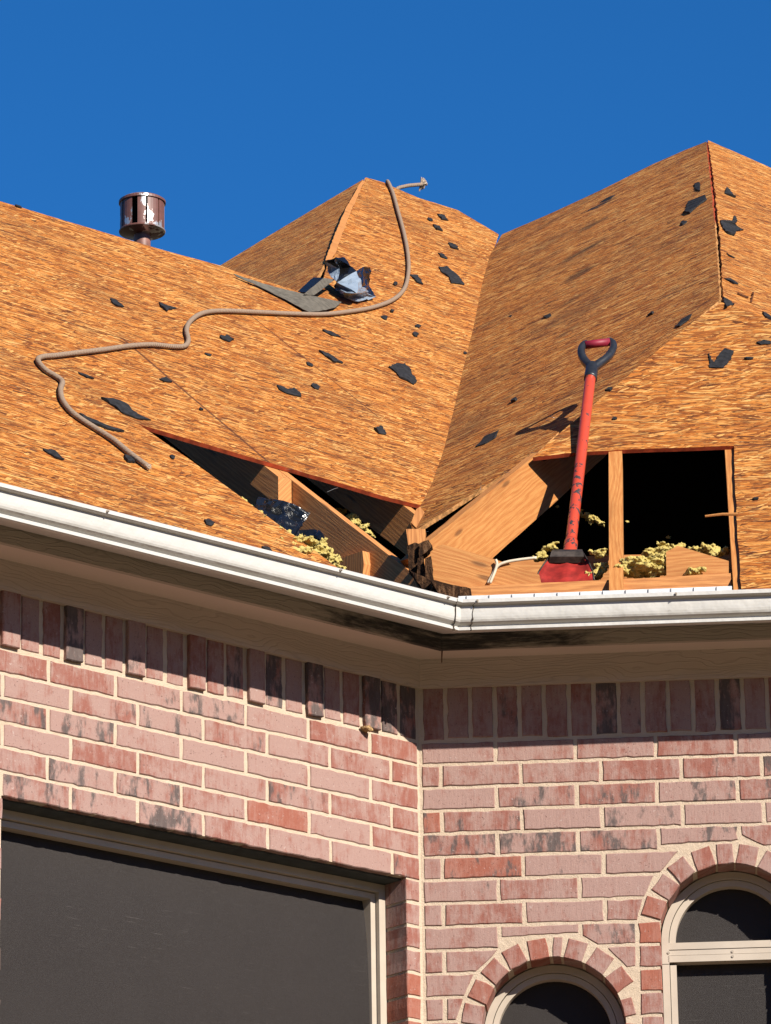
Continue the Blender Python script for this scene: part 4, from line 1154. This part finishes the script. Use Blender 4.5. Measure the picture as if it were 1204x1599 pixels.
sheet("flashing_strip", fv, [(0, 1, 2, 3), (4, 6, 3, 5)], ["flash", "film_black"], [0, 1], "short bent flashing strip tucked under the crumpled plastic", "flashing", amp=.002)
c5 = lambda x, y: (220 + x / 2.5083, 640 + y / 2.5083)
def q5(lst): return [at((P1[0], P1[1] - d), *c5(x, y)) for x, y, d in lst]
bv = q5([(455, 342, .02), (560, 355, .02), (664, 403, .02), (640, 440, .06), (600, 490, .09), (560, 478, .09), (520, 450, .08), (445, 390, .06), (620, 470, .07), (690, 462, .03), (715, 490, .03), (738, 550, .07), (690, 560, .10), (640, 520, .09), (560, 410, .05), (520, 395, .06)])
sheet("black_plastic", bv, [(0, 1, 14, 15, 7), (1, 2, 3, 14), (14, 3, 4, 5), (7, 15, 14, 5, 6), (3, 8, 13, 4), (8, 9, 10, 13), (10, 11, 12, 13)], ["film_black"], [0] * 7, "crumpled glossy black plastic stuffed in the left hole", "plastic sheet", amp=.0036)
# cable
m_ = MB(); tube(m_, smooth_path(fz(VBp(.062), [(762, 911), (770, 896), (777, 884), (790, 878), (812, 874), (838, 871)]), 5), .0052, 8)
tube(m_, smooth_path(fz(VBp(.068), [(765, 911), (773, 892), (776, 880), (774, 874)]), 5), .0048, 8)
tag(m_.build("electric_cable", "cable", smooth=True), "pale electric cable sticking up behind the valley corner", "cable")
# mud lump, twig, chips
m_ = MB(); c0 = pA(.235, .012, .002)
lump(m_, c0, .017, (1, 1, .6), 4, .4, 1.6, 3); lump(m_, c0 + Vector((.012, -.004, -.004)), .010, (1, 1, .8), 9, .4, 1.6, 3)
tag(m_.build("mud_lump", "mud", smooth=True), "small tan lump of dried mud under a projecting upright brick", "mud lump")
m_ = MB(); tube(m_, smooth_path([corner(.150, .262) + B * .025 + Z * dz + B * dx for dz, dx in ((.022, .002), (0, 0), (-.02, -.001), (-.042, -.002))], 4), lambda t: .0028 - .0012 * t, 7)
tag(m_.build("dangling_twig", "chip", smooth=True), "thin dark twig dangling below the eave corner", "twig")

# ------------------------------------------------------------------ torn felt scraps
GRP = "torn black felt scraps on the bare roof"
c1 = lambda x, y: (x / 2.855, 200 + y / 2.855)
c2_ = lambda x, y: (330 + x / 2.5617, 240 + y / 2.5617)
c3 = lambda x, y: (640 + x / 2.1348, 200 + y / 2.1348)
c8 = lambda x, y: (1040 + x / 5.329, 200 + y / 5.329)
def scrap(pl, pts, label, curl=.012, mat="felt", name="felt_scrap", cat="felt scrap", group=GRP):
    P = [at(pl, x, y, .0025) for x, y in pts]
    nrm = pl[0].normalized()
    P, _ = resample(P, .012, .0032, nrm=nrm)
    n = len(P); c = sum(P, Vector()) / n
    top = [p + nrm * (abs(noise.noise(p * 14)) * curl + .0015) for p in P]
    m_ = MB(); m_.v = top + [p + nrm * -.0005 for p in P]
    u = nrm.cross(Z).normalized(); v = nrm.cross(u)
    for t in tess([Vector(((p - c).dot(u), (p - c).dot(v), 0)) for p in P]):
        a, b, d = t
        if (P[b] - P[a]).cross(P[d] - P[a]).dot(nrm) < 0: b, d = d, b
        for f in ((a, b, d), (a + n, d + n, b + n)): m_.f.append(list(f)); m_.m.append(0); m_.uv.append(None); m_.tone.append(None)
    for i in range(n): m_.f.append([i, i + n, (i + 1) % n + n, (i + 1) % n]); m_.m.append(0); m_.uv.append(None); m_.tone.append(None)
    return tag(m_.build(name, mat), label, cat, group)
def blob(x, y, w_, h, ang=20):
    a = math.radians(ang); pts = []
    for i in range(9):
        t = 2 * math.pi * i / 9; r = R.uniform(.65, 1.15)
        px, py = math.cos(t) * w_ / 2 * r, math.sin(t) * h / 2 * r
        pts.append((x + px * math.cos(a) - py * math.sin(a), y + px * math.sin(a) + py * math.cos(a)))
    return pts
def S(pl, fn, pts, label, **kw): return scrap(pl, [fn(x, y) for x, y in pts], label, **kw)
S(P1, c1, [(490, 762), (515, 768), (552, 800), (522, 797), (500, 785)], "small felt scrap below the vent, the left one of two")
S(P1, c1, [(707, 780), (740, 795), (785, 808), (750, 812), (742, 820), (715, 800)], "small notched felt scrap between vent and rope bend")
S(P1, c1, [(977, 932), (1010, 930), (1042, 945), (1020, 956), (990, 945)], "small felt scrap just below the long level run of rope")
S(P1, c1, [(448, 1205), (500, 1212), (560, 1240), (620, 1285), (672, 1306), (615, 1300), (550, 1277), (510, 1247)], "long pointed felt scrap above the tip of the left hole")
S(P1, c1, [(350, 1278), (430, 1310), (550, 1360), (480, 1347), (395, 1313)], "long thin felt strip right beside the rope's lower end run")
S(P1, c1, [(188, 1436), (240, 1450), (285, 1482), (250, 1476)], "felt scrap above the gutter left of the rope's end")
S(P1, c1, [(548, 1468), (580, 1475), (600, 1496), (565, 1492)], "felt scrap half under the rope's lower end")
S(P1, c1, [(708, 1122), (735, 1116), (766, 1136), (730, 1134)], "tiny felt scrap on the long panel seam")
S(P1, c1, [(345, 1094), (380, 1103), (418, 1122), (385, 1116)], "thin felt sliver under the rope's left bend")
S(P1, c1, [(66, 344), (90, 350), (96, 360), (72, 354)], "tiny felt scrap near the left ridge line")
S(P1, c5, [(245, 436), (268, 432), (287, 448), (275, 459), (255, 452)], "small oval felt scrap next to the gutter below the left hole")
S(P1, c5, [(470, 540), (500, 545), (512, 556), (485, 552)], "small felt scrap touching the gutter edge near the insulation")
S(P1, c2_, [(708, 857), (738, 843), (768, 846), (772, 840), (778, 856), (792, 866), (800, 885), (822, 912), (808, 926), (780, 910), (752, 898), (742, 884), (722, 866)], "largest ragged felt scrap in the middle of the left slope", curl=.012)
S(P1, c2_, [(908, 455), (942, 454), (986, 490), (1012, 526), (958, 520), (950, 496), (922, 478)], "big torn felt scrap below the peak near the valley", curl=.012)
S(P1, c2_, [(793, 485), (826, 490), (846, 526), (820, 516)], "curved felt scrap touching the rope below the peak")
S(P1, c2_, [(428, 791), (466, 800), (526, 841), (488, 836)], "slanted felt strip under the middle of the rope")
S(P1, c2_, [(260, 928), (300, 946), (330, 942), (352, 962), (358, 976), (300, 962), (270, 946)], "bent felt strip above the top edge of the left hole", curl=.014)
S(P1, c2_, [(648, 1102), (668, 1098), (676, 1087), (686, 1100), (697, 1126), (668, 1122)], "small curled felt scrap above the valley foot", curl=.02)
S(P1, c2_, [(442, 708), (480, 714), (518, 736), (480, 730)], "thin felt sliver just under the rope's lowest sag")
S(P1, c2_, [(903, 244), (930, 250), (948, 270), (920, 266)], "grey edged felt scrap right below the peak's ridge")
S(P1, c2_, [(946, 358), (975, 366), (988, 386), (958, 378)], "felt scrap midway between ridge and big torn scrap")
S(P1, c2_, [(884, 288), (912, 294), (926, 312), (900, 306)], "narrow felt scrap under the ridge, left of its neighbours")
S(P1, c2_, [(905, 398), (930, 408), (944, 424), (918, 416)], "narrow felt scrap just above the big torn scrap")
P1T = "tiny felt fleck on the sunlit left slope"
for x, y, w_, h in [(483, 570, 13, 5), (491, 605, 18, 5), (652, 510, 9, 5), (648, 523, 11, 7), (612, 487, 7, 5), (600, 497, 11, 5), (671, 344, 9, 4), (616, 445, 6, 4), (726, 552, 8, 3), (325, 555, 12, 3), (269, 715, 10, 5), (313, 640, 7, 4)]:
    scrap(P1, blob(x, y, w_, h, 22), P1T)
S(P2, c3, [(220, 1066), (250, 1035), (298, 1011), (285, 1036), (252, 1055)], "leaf shaped felt scrap low on the shaded slope")
S(P2, c3, [(573, 299), (620, 262), (692, 221), (660, 250), (610, 283)], "long dark felt strip under the shaded slope's ridge")
S(P2, c3, [(912, 286), (922, 270), (930, 250), (985, 227), (991, 241), (960, 262), (936, 286)], "large felt scrap at the top right of the shaded slope", curl=.012)
S(P2, c3, [(950, 188), (968, 185), (968, 211), (955, 209)], "small felt scrap above the large one near the right peak")
S(P2, c3, [(885, 665), (910, 640), (941, 622), (935, 637), (902, 663)], "narrow felt strip on the edge over the front slope")
P2T = "tiny felt fleck on the shaded middle slope"
for x, y, w_, h in [(1068, 349, 11, 6), (856, 495, 13, 6), (797, 496, 8, 5), (1018, 490, 12, 4), (804, 626, 12, 4)]:
    scrap(P2, blob(x, y, w_, h, -28), P2T)
S(P3, c8, [(486, 546), (500, 502), (530, 525), (576, 584), (520, 562)], "triangular felt flap upper right beside the peak", curl=.02)
S(P3, c8, [(446, 778), (520, 808), (642, 855), (582, 862), (560, 900), (508, 882), (470, 842)], "curled winged felt scrap on the upper right slope", curl=.03)
S(P3, c8, [(549, 788), (560, 742), (580, 752), (586, 772), (578, 797)], "small upright oval felt scrap on the upper right slope")
S(P3, c8, [(480, 1253), (530, 1260), (602, 1302), (560, 1300)], "flat felt strip low beside the right hip")
S(P3, c8, [(470, 1420), (520, 1445), (562, 1480), (500, 1490), (478, 1455)], "dark felt wedge at the foot of the right hip")
S(P3, c8, [(500, 1048), (560, 1080), (575, 1090), (520, 1066)], "hair thin felt sliver midway down the right hip")
S(P3, c8, [(795, 1532), (830, 1560), (874, 1585), (874, 1599), (830, 1590)], "felt scrap cut off by the right border")
S(P4, c3, [(998, 752), (1003, 772), (1015, 785), (1030, 760), (1050, 737), (1080, 748), (1070, 775), (1045, 802), (1000, 801)], "large two pointed felt scrap above the big square hole", curl=.012)
S(P4, c3, [(1155, 718), (1180, 710), (1204, 714), (1204, 722), (1170, 724)], "low flat felt scrap by the right border")
S(P4, c3, [(650, 880), (660, 870), (676, 872), (668, 880)], "small felt scrap beside the shovel grip")
P4T = "tiny felt fleck on the front right slope"
for x, y, w_, h in [(1170, 561, 18, 4), (960, 655, 9, 3), (1180, 780, 9, 4)]:
    scrap(P4, blob(x, y, w_, h, -3), P4T)
for pts, lb in (([(588, 1385), (600, 1383), (682, 1412), (676, 1419)], "short flat wood chip on the upper right slope"), ([(713, 1375), (723, 1377), (710, 1456), (698, 1452)], "upright wood chip standing right of the flat chip")):
    S(P3, c8, pts, lb, mat="chip", name="wood_chip", cat="wood chip", group="wood chips on the upper right slope", curl=.02)
